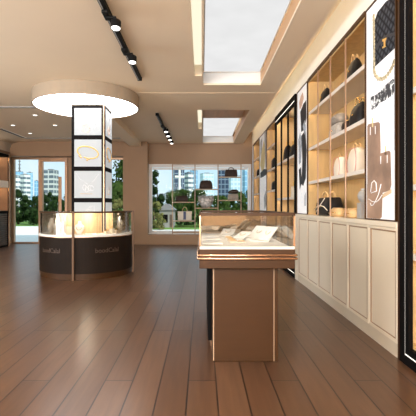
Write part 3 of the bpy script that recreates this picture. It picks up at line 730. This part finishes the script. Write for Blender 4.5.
# ------------------------------------------------------------------ bags
def bag(name, label, cat, loc, rz, style, w, d, h, mat, trim, group, hand='gold_flat'):
    t = thing(name, label, cat, loc, rz, group)
    if style == 'dome':
        MB().loft([(.004, w*.46, d*.42, 5, 0, 0), (.02, w*.5, d*.5, 4.5, 0, 0), (h*.45, w*.485, d*.46, 4, 0, 0), (h*.75, w*.44, d*.38, 3.2, 0, 0), (h*.92, w*.36, d*.24, 2.6, 0, 0), (h, w*.26, d*.08, 2.2, 0, 0)], 28).build('body', mat, t)
        hb, hw, hh = h*.80, w*.20, h*.42
    elif style == 'tote':
        MB().loft([(.004, w*.46, d*.44, 6, 0, 0), (.02, w*.48, d*.5, 6, 0, 0), (h*.6, w*.49, d*.42, 5, 0, 0), (h, w*.5, d*.26, 5, 0, 0)], 28).build('body', mat, t)
        hb, hw, hh = h*.95, w*.17, h*.5
    elif style == 'round':
        MB().loft([(.004, w*.36, d*.45, 5, 0, 0), (h*.10, w*.44, d*.5, 4, 0, 0), (h*.5, w*.5, d*.5, 4, 0, 0), (h*.8, w*.46, d*.44, 3.2, 0, 0), (h*.95, w*.36, d*.34, 3, 0, 0), (h, w*.27, d*.2, 3, 0, 0)], 28).build('body', mat, t)
        hb, hw, hh = h*.93, w*.16, h*.26
    elif style == 'bowl':
        MB().loft([(.004, w*.22, d*.40, 3, 0, 0), (h*.25, w*.38, d*.5, 3, 0, 0), (h*.65, w*.49, d*.5, 3, 0, 0), (h*.92, w*.5, d*.42, 3, 0, 0), (h, w*.47, d*.25, 3, 0, 0)], 28).build('body', mat, t)
        hb, hw, hh = h*.9, w*.3, h*.2
    else:                                   # box bag
        MB().loft([(.004, w*.47, d*.46, 7, 0, 0), (.02, w*.5, d*.5, 7, 0, 0), (h*.6, w*.49, d*.48, 6, 0, 0), (h*.95, w*.46, d*.40, 5, 0, 0), (h, w*.42, d*.34, 5, 0, 0)], 28).build('body', mat, t)
        hb, hw, hh = h*.93, w*.22, h*.38
    for s in ((-1, 1) if hand else ()):
        y = s*d*(.16 if style != 'box' else .22)
        MB().tube(arc(0, hb, hw, hh, y), max(.006, w*.018), 8).build('handle', hand, t)
    if style in ('dome', 'box'):
        if group == G1: MB().box(-w*.04, w*.04, -d*.5-.003, -d*.44, h*.48, h*.55, .002).build('clasp', 'gold', t)
        MB().tube([(-w*.44, 0, h*.62)]+[(-w*.44+w*.88*i/10, -d*.02, h*(.62+.36*math.sin(PI*i/10))+.006) for i in range(1, 10)]+[(w*.44, 0, h*.62)], .004, 6).build('zip', trim, t)
    if style == 'round':
        for s in (-1, 1): MB().tube([(x*w*.5, s*d*.46, z*h) for x, z in ((-.78, .05), (-.96, .3), (-1, .55), (-.92, .8), (-.7, .95), (0, .985), (.7, .95), (.92, .8), (1, .55), (.96, .3), (.78, .05))], .004, 6).build('piping', trim, t)
    if style == 'tote':
        MB().box(-w*.09, w*.09, -d*.5-.003, -d*.26, .03, h*.97, .002).build('stripe', trim, t)
    return t
RZ = -PI/2
G1, G2 = 'handbags on the lit wall shelves', 'handbags on the window shelves'
XB = 1.72
def wbag(name, label, y, z, style, w, d, h, mat, trim='gold', hand='gold_flat', x=XB, cat='handbag', rz=RZ):
    return bag(name, label, cat, (x, y, z+.001), rz, style, w, d, h, mat, trim, G1, hand)
wbag('handbag', 'black domed handbag with gold handle on the top shelf, farther of two', 5.55, 2.575, 'dome', .24, .14, .25, 'bag_black', hand='tan')
wbag('handbag', 'black domed handbag on the top shelf nearest the big poster', 4.50, 2.575, 'dome', .24, .14, .27, 'bag_black', hand='tan')
wbag('handbag', 'small black pointed handbag behind the divider on the top shelf', 4.98, 2.575, 'bowl', .12, .12, .16, 'bag_black', x=1.78)
t = thing('gift_box', 'small cream box on the top shelf between the black handbags', 'box', (1.80, 5.24, 2.576), 0)
MB().box(-.06, .06, -.10, .10, 0, .09, .003).build('box', 'white', t); MB().box(-.063, .063, -.103, .103, .0905, .115, .003).build('lid', 'white', t)
wbag('handbag', 'grey woven box bag with dark flap on the second shelf', 5.02, 2.05, 'box', .34, .18, .17, 'bag_greylight', hand=None)
t = thing('handbag', 'brown grey rounded bag stacked on the woven box bag', 'handbag', (1.72, 5.02, 2.229), RZ, G1)
MB().loft([(0, .15, .075, 4, 0, 0), (.05, .165, .085, 3.5, 0, 0), (.10, .14, .07, 3, 0, 0), (.12, .10, .04, 2.5, 0, 0)], 24).build('body', 'bag_grey', t)
MB().tube([(-.14, -.05, .02), (-.08, -.082, .07), (0, -.088, .075), (.08, -.082, .07), (.14, -.05, .02)], .004, 6).build('seam', 'bag_greylight', t)
wbag('handbag', 'small dark brown pouch next to the woven box bag', 4.70, 2.05, 'bowl', .22, .13, .14, 'bag_brown')
wbag('handbag', 'black handbag with gold chain edge on the second shelf nearest the poster', 4.36, 2.05, 'dome', .32, .17, .27, 'bag_black', hand='gold')
wbag('handbag', 'cream rounded bag with pink piping on the third shelf, farther of two', 4.94, 1.56, 'round', .24, .14, .24, 'bag_cream', 'bag_pink', 'tan')
wbag('handbag', 'cream rounded bag with pink piping on the third shelf, nearer of two', 4.43, 1.56, 'round', .28, .15, .28, 'bag_cream', 'bag_pink', 'tan')
b = wbag('handbag', 'large black handbag with white crossed straps on the lowest shelf', 5.42, 1.072, 'box', .62, .22, .24, 'bag_black', hand='tan')
MB().tube([(-.29, -.113, .07), (-.15, -.118, .12), (0, -.118, .135), (.15, -.118, .12), (.29, -.113, .07)], .006, 6).build('strap', 'bag_cream', b)
MB().tube([(-.20, -.118, .04), (-.02, -.12, .13), (.14, -.10, .23)], .006, 6).build('strap', 'bag_cream', b)
def roll(label, y, r, l, x=1.68):
    t = thing('clutch_bag', label, 'clutch bag', (x, y, 1.073), RZ, 'tan clutch bags on the lowest shelf')
    MB().loft([(0, l*.42, r*.8, 3, 0, 0), (r*.35, l*.5, r, 3, 0, 0), (r*.9, l*.46, r*.85, 2.6, 0, 0), (r*1.25, l*.33, r*.45, 2.2, 0, 0)], 24).build('body', 'tan', t)
    MB().tube([(-l*.44, -r*.75, r*.5), (0, -r*1.02, r*.62), (l*.44, -r*.75, r*.5)], .004, 6).build('zip', 'gold', t)
roll('tan clutch lying on the lowest shelf in front of the big black bag', 4.90, .085, .36, 1.665)
roll('tan clutch lying on the lowest shelf beside the grey box', 4.40, .08, .32, 1.66)
t = thing('grey_box', 'upright grey box on the lowest shelf against the poster side', 'box', (1.64, 4.06, 1.073), 0)
MB().box(-.05, .05, -.045, .045, 0, .14, .004).build('box', 'grey', t); MB().box(-.052, .052, -.047, .047, .1405, .16, .003).build('lid', 'grey', t)
t = thing('vase', 'round grey vase standing on the upright grey box', 'vase', (1.64, 4.06, 1.2345), 0)
MB().lathe([(0, 0), (.03, 0), (.055, .04), (.06, .07), (.045, .11), (.022, .125), (.022, .14), (.016, .14), (.016, .125), (0, .12)], 24).build('body', 'grey', t)
MB().lathe([(.0225, .132), (.027, .132), (.027, .141), (.0225, .141)], 24).build('rim', 'silver_flat', t)
# in the middle black case and far bays
wbag('handbag', 'tall black handbag at the left of the black case\'s upper shelf', 7.92, 2.08, 'dome', .30, .16, .32, 'bag_black', x=1.70)
wbag('handbag', 'black handbag at the right of the black case\'s upper shelf', 7.35, 2.08, 'dome', .30, .16, .26, 'bag_black', x=1.70)
wbag('handbag', 'white handbag on the black case\'s middle shelf', 7.30, 1.36, 'tote', .22, .14, .20, 'bag_cream', 'bag_cream', x=1.70)
wbag('handbag', 'grey quilted clutch on the black case\'s lower shelf', 8.02, .84, 'box', .46, .15, .19, 'bag_grey', x=1.68, hand='bag_grey')
wbag('handbag', 'small black handbag on the black case\'s lower shelf', 7.26, .84, 'box', .14, .13, .17, 'bag_black', x=1.66, hand='bag_black')
wbag('handbag', 'black handbag on the upper shelf of the narrow bay', 9.28, 2.05, 'dome', .30, .15, .27, 'bag_black', x=1.68)
wbag('handbag', 'black handbag on the second shelf of the narrow bay', 9.28, 1.56, 'dome', .30, .15, .22, 'bag_black', x=1.68)
wbag('handbag', 'dark handbag on the farthest bay\'s upper shelf', 11.85, 2.05, 'dome', .28, .15, .24, 'bag_black', x=1.68)
wbag('handbag', 'dark brown handbag on the farthest bay\'s middle shelf', 11.3, 1.56, 'dome', .28, .15, .2, 'bag_brown', x=1.68)
wbag('handbag', 'black handbag in the near case at the right edge', 2.7, 2.08, 'dome', .30, .15, .24, 'bag_black', x=1.72)

# ------------------------------------------------------------------ shelving unit in front of the display window
YW = 12.60
t = thing('window_shelving', 'slim bronze open shelving standing on the ledge before the display window', 'shelving', (0, YW, .301))
def wx(px): return (px-VX)*YW/F
def wz(py): return H+(VY-py)*YW/F
posts = [172.5, 195, 218, 241]
for px in posts: MB().box(wx(px)-.014, wx(px)+.014, -.014, .014, 0, 2.21, .002).build('post', 'post_tan', t)
MB().box(wx(172.5)-.014, wx(241)+.014, -.014, .014, 2.2105, 2.235, .002).build('top_bar', 'post_tan', t)
MB().box(wx(172.5)-.014, wx(241)+.014, .016, .03, .05, .09, .002).build('foot_rail', 'post_tan', t)
SH = [(0, 201.8), (0, 220.5), (1, 189), (1, 207.7), (2, 176.8), (2, 200)]
for i, py in SH: MB().box(wx(posts[i])+.0145, wx(posts[i+1])-.0145, -.12, .12, wz(py)-.301-.03, wz(py)-.301, .003).build('shelf', 'post_tan', t)
for i, py in ((0, 211), (1, 215)): pass
def winbag(label, px, py, style, w, h, mat, trim, hand, d=.15):
    return bag('handbag', label, 'handbag', (wx(px), YW-.02, wz(py)+.0015), 0, style, w, d, h, mat, trim, G2, hand)
winbag('dark brown handbag on the upper left window shelf', 182, 201.8, 'box', .38, .19, 'bag_brown', 'bag_brown', 'bag_brown')
winbag('white tote with a navy centre stripe on the lower left window shelf', 184.8, 220.5, 'tote', .45, .29, 'bag_cream', 'bag_navy', 'tan')
winbag('dark brown domed handbag on the middle upper window shelf', 206, 189, 'dome', .42, .27, 'bag_brown', 'tan', 'bag_cream')
winbag('silver textured handbag on the middle lower window shelf', 206, 207.7, 'bowl', .50, .37, 'bag_silver', 'bag_silver', 'bag_silver', .18)
winbag('brown box handbag on the top right window shelf', 231, 176.8, 'box', .40, .22, 'bag_brown', 'tan', 'bag_brown')
winbag('pale grey handbag on the lower right window shelf', 233, 200, 'box', .34, .19, 'bag_grey', 'bag_grey', None)
t = thing('handbag', 'dark soft pouch lying on top of the pale grey handbag', 'handbag', (wx(233), YW-.02, wz(200)+.200), .2, G2)
MB().loft([(0, .14, .055, 3, 0, 0), (.04, .18, .07, 2.6, .01, 0), (.09, .15, .055, 2.4, .03, 0), (.13, .07, .03, 2.2, .05, 0)], 22).build('body', 'bag_brown', t)
MB().tube([(-.14, -.05, .04), (0, -.075, .06), (.14, -.05, .08)], .005, 6).build('strap', 'bag_grey', t)

# ------------------------------------------------------------------ dark case on the left wall
t = thing('wall_case', 'dark wood display case with lit brown niches at the far left', 'display case', (-6.098, 10.9, .001))
W_ = .36; h = .98
MB().box(0, .05, -h, h, 0, 2.72).build('back_panel', 'dark_slat', t)
b = MB()
for z in [0.06+.062*i for i in range(15)]: b.box(.0505, W_-.02, -h+.05, h-.05, z, z+.048)
b.build('slatted_base', 'dark_slat', t)
MB().box(.0505, W_-.03, -h+.05, h-.05, .0, .055).build('plinth', 'black', t)
for s in (-1, 1): MB().box(.0505, W_, min(s*h, s*(h-.049)), max(s*h, s*(h-.049)), 0, 2.72).build('side_panel', 'black', t)
MB().box(.0505, W_, -h+.0495, h-.0495, 1.0, 1.06).build('counter_edge', 'black', t)
MB().box(.0505, W_+.01, -h+.0495, h-.0495, 1.74, 1.93).build('mid_band', 'shelf_edge', t)
MB().box(.0505, W_, -h+.0495, h-.0495, 2.64, 2.72).build('head', 'black', t)
MB().box(.0, W_+.04, -h-.02, h+.02, 2.721, 2.80, .01).build('cornice', 'bronze_dark', t)
for z0, z1 in ((1.0605, 1.7395), (1.9305, 2.6395)):
    n = MB().box(.0505, .07, -h+.0495, h-.0495, z0, z1).box(.0705, W_-.01, h-.058, h-.0495, z0, z1).box(.0705, W_-.01, -h+.0495, -h+.058, z0, z1).box(.0705, W_-.01, -h+.0585, h-.0585, z0, z0+.008).build('niche', 'niche', t)
    MB().box(.075, .095, -h+.08, h-.08, z1-.012, z1-.0005).build('light_strip', 'led_warm', n)
MB().box(W_+.0005, W_+.02, h-.03, h, 0, 2.72).build('edge_trim', 'bronze_bright', t)

# ------------------------------------------------------------------ outside
o = MB().box(-40, 40, YB+.151, 24, -.06, -.012).build('plaza', 'paving'); o['kind'] = 'structure'
o = MB().box(-500, 500, 24, 900, -.2, -.03).build('park_ground', 'lawn'); o['kind'] = 'structure'
o = MB().box(-3.6, 5.5, 20.6, 22.1, -.0119, .01).build('lawn', 'lawn'); o['kind'] = 'structure'

def blob_tree(name, label, cat, group, h, r, crown0, mat, n=700, leaf=.10, shape='round', seed=0):
    rnd = random.Random(seed)
    t = thing(name, label, cat, (0, 0, -.03), 0, group)
    MB().tube([(0, 0, 0), (.03*h/3, 0, h*.3), (0, .02, h*.75)], .035*h/2+.02, 8, r2=.02).build('trunk', 'bark', t)
    b = bmesh.new()
    cl = []
    for i in range(22):
        z = rnd.random(); a = rnd.random()*2*PI
        if shape == 'cone': rr = r*(1-z)*rnd.uniform(.4, 1)
        else: rr = r*math.sqrt(max(0, 1-(2*z-1)**2))*rnd.uniform(.35, .85)
        cl.append((rr*math.cos(a), rr*math.sin(a), crown0+(h-crown0)*z, r*rnd.uniform(.22, .42)*(1 if shape != 'cone' else (1.15-z*.8))))
    for i in range(n):
        cx, cy, cz, cr = cl[rnd.randrange(len(cl))]
        d = Vector((rnd.gauss(0, 1), rnd.gauss(0, 1), rnd.gauss(0, 1))).normalized()*cr*rnd.uniform(.6, 1.05)
        p = Vector((cx, cy, max(.02, cz)))+d
        if p.z < .03: p.z = .03+rnd.random()*.1
        nn = (d.normalized()+Vector((rnd.gauss(0, .5), rnd.gauss(0, .5), rnd.gauss(0, .5)+.3))).normalized()
        u = nn.orthogonal().normalized(); v = nn.cross(u); s = leaf*rnd.uniform(.6, 1.4)
        vs = [b.verts.new(p+u*s), b.verts.new(p+v*s*.6), b.verts.new(p-u*s), b.verts.new(p-v*s*.6)]
        b.faces.new(vs)
    mb = MB(); mb._merge(b)
    for cx, cy, cz, cr in cl[:22]:
        q = bmesh.new(); bmesh.ops.create_icosphere(q, subdivisions=1, radius=cr*.72); q.transform(Matrix.Translation((cx, cy, max(cz, cr*.75)))); mb._merge(q)
    mb.build('foliage', mat, t)
    return t
def place(proto, px, Y, top_px, base_h, lab=None, wide=1.):
    X = (px-VX)*Y/F; ht = H+(VY-top_px)*Y/F+.03; s = ht/base_h
    return dup(proto, (X, Y, -.03), random.uniform(0, 6.28), lab, (s*wide, s*wide, s))
GT = 'trees in the park beyond the windows'
dk = blob_tree('park_tree', 'dense dark green tree in the row beyond the left windows', 'tree', GT, 2.2, .95, .25, 'leaf_dark', 900, .075, seed=1)
dk.location = ((18-VX)*27/F, 27, -.03)
md = blob_tree('park_tree', 'bright green tree in the row beyond the display window', 'tree', GT, 2.2, .95, .25, 'leaf_mid', 900, .075, seed=2)
md.location = ((176-VX)*34.4/F, 34.4, -.03)
L_l = 'dense dark green tree in the row beyond the left windows'; L_m = 'bright green tree in the row beyond the display window'
rt = random.Random(11)
for i, px in enumerate(range(-14, 112, 8)):
    if abs(px-18) > 3: place(dk, px, (25.6, 28.4, 31.2)[i % 3], rt.choice((192, 194, 196, 197, 198)), 2.2, L_l, .85)
for i, px in enumerate(range(174, 282, 8)):
    place(md, px, (26.6, 29.2, 31.8)[i % 3], rt.choice((191, 193, 195, 197, 199)), 2.2, L_m, .85)
for px, Y, top in [(150, 23.6, 214), (180, 23.8, 213), (186, 24.2, 215), (191, 23.6, 212), (202, 23.8, 213), (213, 23.6, 211), (224, 23.8, 210), (236, 23.6, 211), (248, 23.8, 212)]:
    place(dk, px, Y, top, 2.2, 'low dark green bush along the lawn beyond the display window', .88)
tall = blob_tree('tall_tree', 'tall leafy tree filling the window right of the display column', 'tree', 'tall trees near the glass', 4.4, 1.7, .4, 'leaf_mid', 3200, .085, seed=3)
tall.location = ((116-VX)*20/F, 20, -.03)
ye = blob_tree('park_shrub', 'yellowish shrub at the foot of the tall leafy tree', 'shrub', 'yellowish shrubs outside', 1.5, .6, .1, 'leaf_yellow', 600, .06, seed=4)
ye.location = ((114-VX)*18/F, 18, -.03)
place(ye, 154.5, 21.6, 202, 1.5, 'yellowish shrub at the left of the display window under the slim tree'); place(ye, 160, 20.4, 213, 1.5, 'lower yellowish shrub in front of the pavilion')
cn = blob_tree('park_tree', 'tall slim dark tree at the left of the display window', 'tree', None, 3.4, .72, .7, 'leaf_dark', 1700, .075, 'round', seed=8)
cn.location = ((157-VX)*25/F, 25, -.03)
for i, (px, Y, lb) in enumerate([(146, 22.6, 'left clipped hedge along the lawn\'s back edge'), (188, 22.6, 'right clipped hedge along the lawn\'s back edge')]):
    hb = MB().box(-.75, .75, -.2, .2, -.029, .12, .06)
    o = hb.build('hedge', 'leaf_mid'); o.location = ((px-VX)*Y/F, Y, 0); tag(o, lb, 'hedge', 'clipped hedges by the lawn')
X0 = (167.5-VX)*22.9/F
t = thing('pavilion', 'small white pavilion among the shrubs beyond the display window', 'building', (X0, 22.9, -.03))
MB().box(-.42, .42, -.4, .4, 0, 1.0).build('walls', 'render_grey', t)
MB().prism([(-.52, 1.0), (.52, 1.0), (.1, 1.34), (-.1, 1.34)], Matrix.Translation((0, .5, 0)) @ Matrix.Rotation(PI/2, 4, 'X'), 1.0).build('roof', 'roof_grey', t)
MB().box(-.25, .05, -.41, -.4005, .3, .75).build('window', 'black', t)
MB().box(.15, .34, -.41, -.4005, 0, .75).build('door', 'bark', t)

def tower(label, x0, x1, top, Y, mat, rot=0., crown=None, depth=1.):
    """tower measured in the photo: left/right edges and roof height at distance Y"""
    w = (x1-x0)*Y/F; X = ((x0+x1)/2-VX)*Y/F; h_ = H+(VY-top)*Y/F+.03
    w = w/(abs(math.cos(rot))+depth*abs(math.sin(rot))); d = w*depth
    t = thing('office_tower', label, 'building', (X, Y, -.03), rot, 'city towers beyond the trees')
    me = bpy.data.meshes.new('facade'); b = bmesh.new(); uvl = b.loops.layers.uv.new('UVMap')
    c = [(-w/2, -d/2), (w/2, -d/2), (w/2, d/2), (-w/2, d/2)]
    lo = [b.verts.new((*p, 0)) for p in c]; hi = [b.verts.new((*p, h_)) for p in c]; off = 0
    for i in range(4):
        j = (i+1) % 4; ln = (Vector(c[j])-Vector(c[i])).length
        f = b.faces.new((lo[i], lo[j], hi[j], hi[i]))
        for lp, uv in zip(f.loops, ((off, 0), (off+ln, 0), (off+ln, h_), (off, h_))): lp[uvl].uv = uv
        off += ln
    b.faces.new(hi); b.faces.new(lo[::-1]); b.to_mesh(me); b.free(); me.materials.append(MATS[mat])
    o = bpy.data.objects.new('facade', me); COL.objects.link(o); o.parent = t
    rf = MB().box(-w*.5, w*.5, -d*.5, d*.5, h_+.01, h_+h_*.012).box(-w*.2, w*.2, -d*.2, d*.2, h_+h_*.012, h_*1.035)
    rf.build('roof', 'roof_grey', t)
    if crown == 'spire':
        s = MB().tube([(0, 0, h_*1.03), (0, 0, h_*1.03+18)], w*.10, 6, r2=w*.05)
        for q in range(6): s.box(-w*.16, w*.16, -w*.16, w*.16, h_*1.03+2+3*q, h_*1.03+2.7+3*q)
        s.build('antenna', 'roof_grey', t)
    if crown == 'cross':
        MB().box(-w*.10, w*.10, -d/2-.35, -d/2-.01, 0, h_).box(-w*.5, w*.5, -d/2-.35, -d/2-.01, h_*.76, h_*.81).build('white_bands', 'white_frame', t)
    return t
tower('slim blue grey tower carrying the striped antenna', 15.5, 23.5, 172, 340, 'fac_blue', .3, 'spire')
tower('white banded tower left of the antenna tower\'s foot', 11, 20.5, 176, 260, 'fac_white', .7)
tower('white banded tower in the middle of the leftmost pane', 20.5, 30, 175, 270, 'fac_white', -.55)
tower('blue glass tower at the right of the leftmost pane', 26, 33.5, 173, 380, 'fac_blue', .4)
tower('low blue tower next to the door post', 34.5, 39, 181, 400, 'fac_blue', .2)
tower('grey slab tower seen through the glass door', 45, 57, 170.5, 280, 'fac_grey', -.12)
tower('navy tower with white cross bands behind the left window shelf', 173, 184.5, 168.5, 260, 'fac_navy', .25, 'cross')
tower('white striped tower right of the navy one', 184.5, 193.5, 173, 270, 'fac_white', .65)
tower('blue tower behind the second shelving post', 190, 198, 171, 340, 'fac_blue', -.3)
tower('pale blue tower behind the domed handbag', 200, 213.5, 174, 400, 'fac_pale', .3)
tower('dark striped tower behind the third shelving post', 217.5, 229.5, 171, 270, 'fac_navy', -.15)
tower('pale white tower under the top right handbag', 229.5, 241, 176, 330, 'fac_pale', .1)
tower('tall blue tower next to the right wall', 242.5, 251, 168.5, 300, 'fac_blue', .3)
tower('low navy block left of the cross banded tower', 167.5, 172, 193, 300, 'fac_navy', .2)

# ------------------------------------------------------------------ light
w = bpy.data.worlds.new('sky'); sc.world = w; w.use_nodes = True; nt = w.node_tree; bg = nt.nodes['Background']
tc = nt.nodes.new('ShaderNodeTexCoord'); nz = nt.nodes.new('ShaderNodeTexNoise'); nz.inputs['Scale'].default_value = 3.5; nz.inputs['Detail'].default_value = 4
rp = nt.nodes.new('ShaderNodeValToRGB'); rp.color_ramp.elements[0].position = .42; rp.color_ramp.elements[1].position = .68
rp.color_ramp.elements[0].color = (.47, .76, .93, 1); rp.color_ramp.elements[1].color = (.83, .92, .97, 1)
nt.links.new(tc.outputs['Generated'], nz.inputs['Vector']); nt.links.new(nz.outputs['Fac'], rp.inputs[0]); nt.links.new(rp.outputs[0], bg.inputs['Color'])
bg.inputs['Strength'].default_value = 1.0
def light(name, kind, loc, energy, col=(1, 1, 1), rot=(0, 0, 0), **kw):
    l = bpy.data.lights.new(name, kind); l.energy = energy; l.color = col
    for k_, v in kw.items(): setattr(l, k_, v)
    o = bpy.data.objects.new(name, l); COL.objects.link(o); o.location = loc; o.rotation_euler = rot
    return o
light('sun', 'SUN', (20, -20, 30), 3.6, (1, .96, .88), (math.radians(52), 0, math.radians(38)), angle=.01)
# added daylight fill from invented openings behind the camera and on the left
light('fill_front', 'AREA', (-1.7, YF-.12, 2.15), 840, (1., .97, .93), (PI/2+.62, 0, 0), shape='RECTANGLE', size=5.8, size_y=1.8)
light('fill_side', 'AREA', (XL-.09, 2.7, 1.5), 220, (.86, .93, 1.), (PI/2+.15, 0, -PI/2), shape='RECTANGLE', size=4.5, size_y=2.4)
# lamps: track heads and downlights
for y, e, c in ((2.3, 90, (1, .95, .92)), (3.15, 45, (1, .95, .92)), (4.04, 15, (1, .88, .72)), (5.0, 15, (1, .88, .72)), (9.7, 15, (1, .86, .7)), (10.9, 15, (1, .86, .7))):
    light('track_lamp', 'SPOT', (-.87, y-.02, ZC-.235), e, c, (0, 0, 0), spot_size=1.15, spot_blend=1, shadow_soft_size=.04)
light('ceiling_fill_left', 'AREA', (-5.92, 5.5, 2.83), 18, (1, .9, .76), (PI, -.5, 0), shape='RECTANGLE', size=.25, size_y=12)  # added strip out of view, brightens the ceiling from the left
for x, y in [(-3.67, 8.8), (-4.68, 9.9), (-3.64, 9.9), (-4.73, 11.0)]:
    light('downlight_lamp', 'SPOT', (x, y, ZC-.02), 25, (1, .86, .70), (0, 0, 0), spot_size=2.0, spot_blend=.8, shadow_soft_size=.04)
for px in (55, 87, 119):
    x, y, z = on_deck(ang_px(px, .66), .66); light('kiosk_lamp', 'POINT', (x, y, 1.06), 6, (1, .86, .64), shadow_soft_size=.012)
light('counter_fill', 'SPOT', (.35, 3.70, ZC-.02), 105, (1, .93, .82), (0, 0, 0), spot_size=.55, spot_blend=.9, shadow_soft_size=.03)  # added spot out of view, brightens the counter deck

vs = sc.view_settings
sc.display_settings.display_device = 'sRGB'
vs.view_transform = 'Standard'; vs.look = 'None'; vs.exposure = 0.2; vs.gamma = 1.0; vs.use_curve_mapping = False
sc.cycles.max_bounces = 8; sc.cycles.diffuse_bounces = 5; sc.cycles.glossy_bounces = 4; sc.cycles.transparent_max_bounces = 16
sc.cycles.sample_clamp_indirect = 6
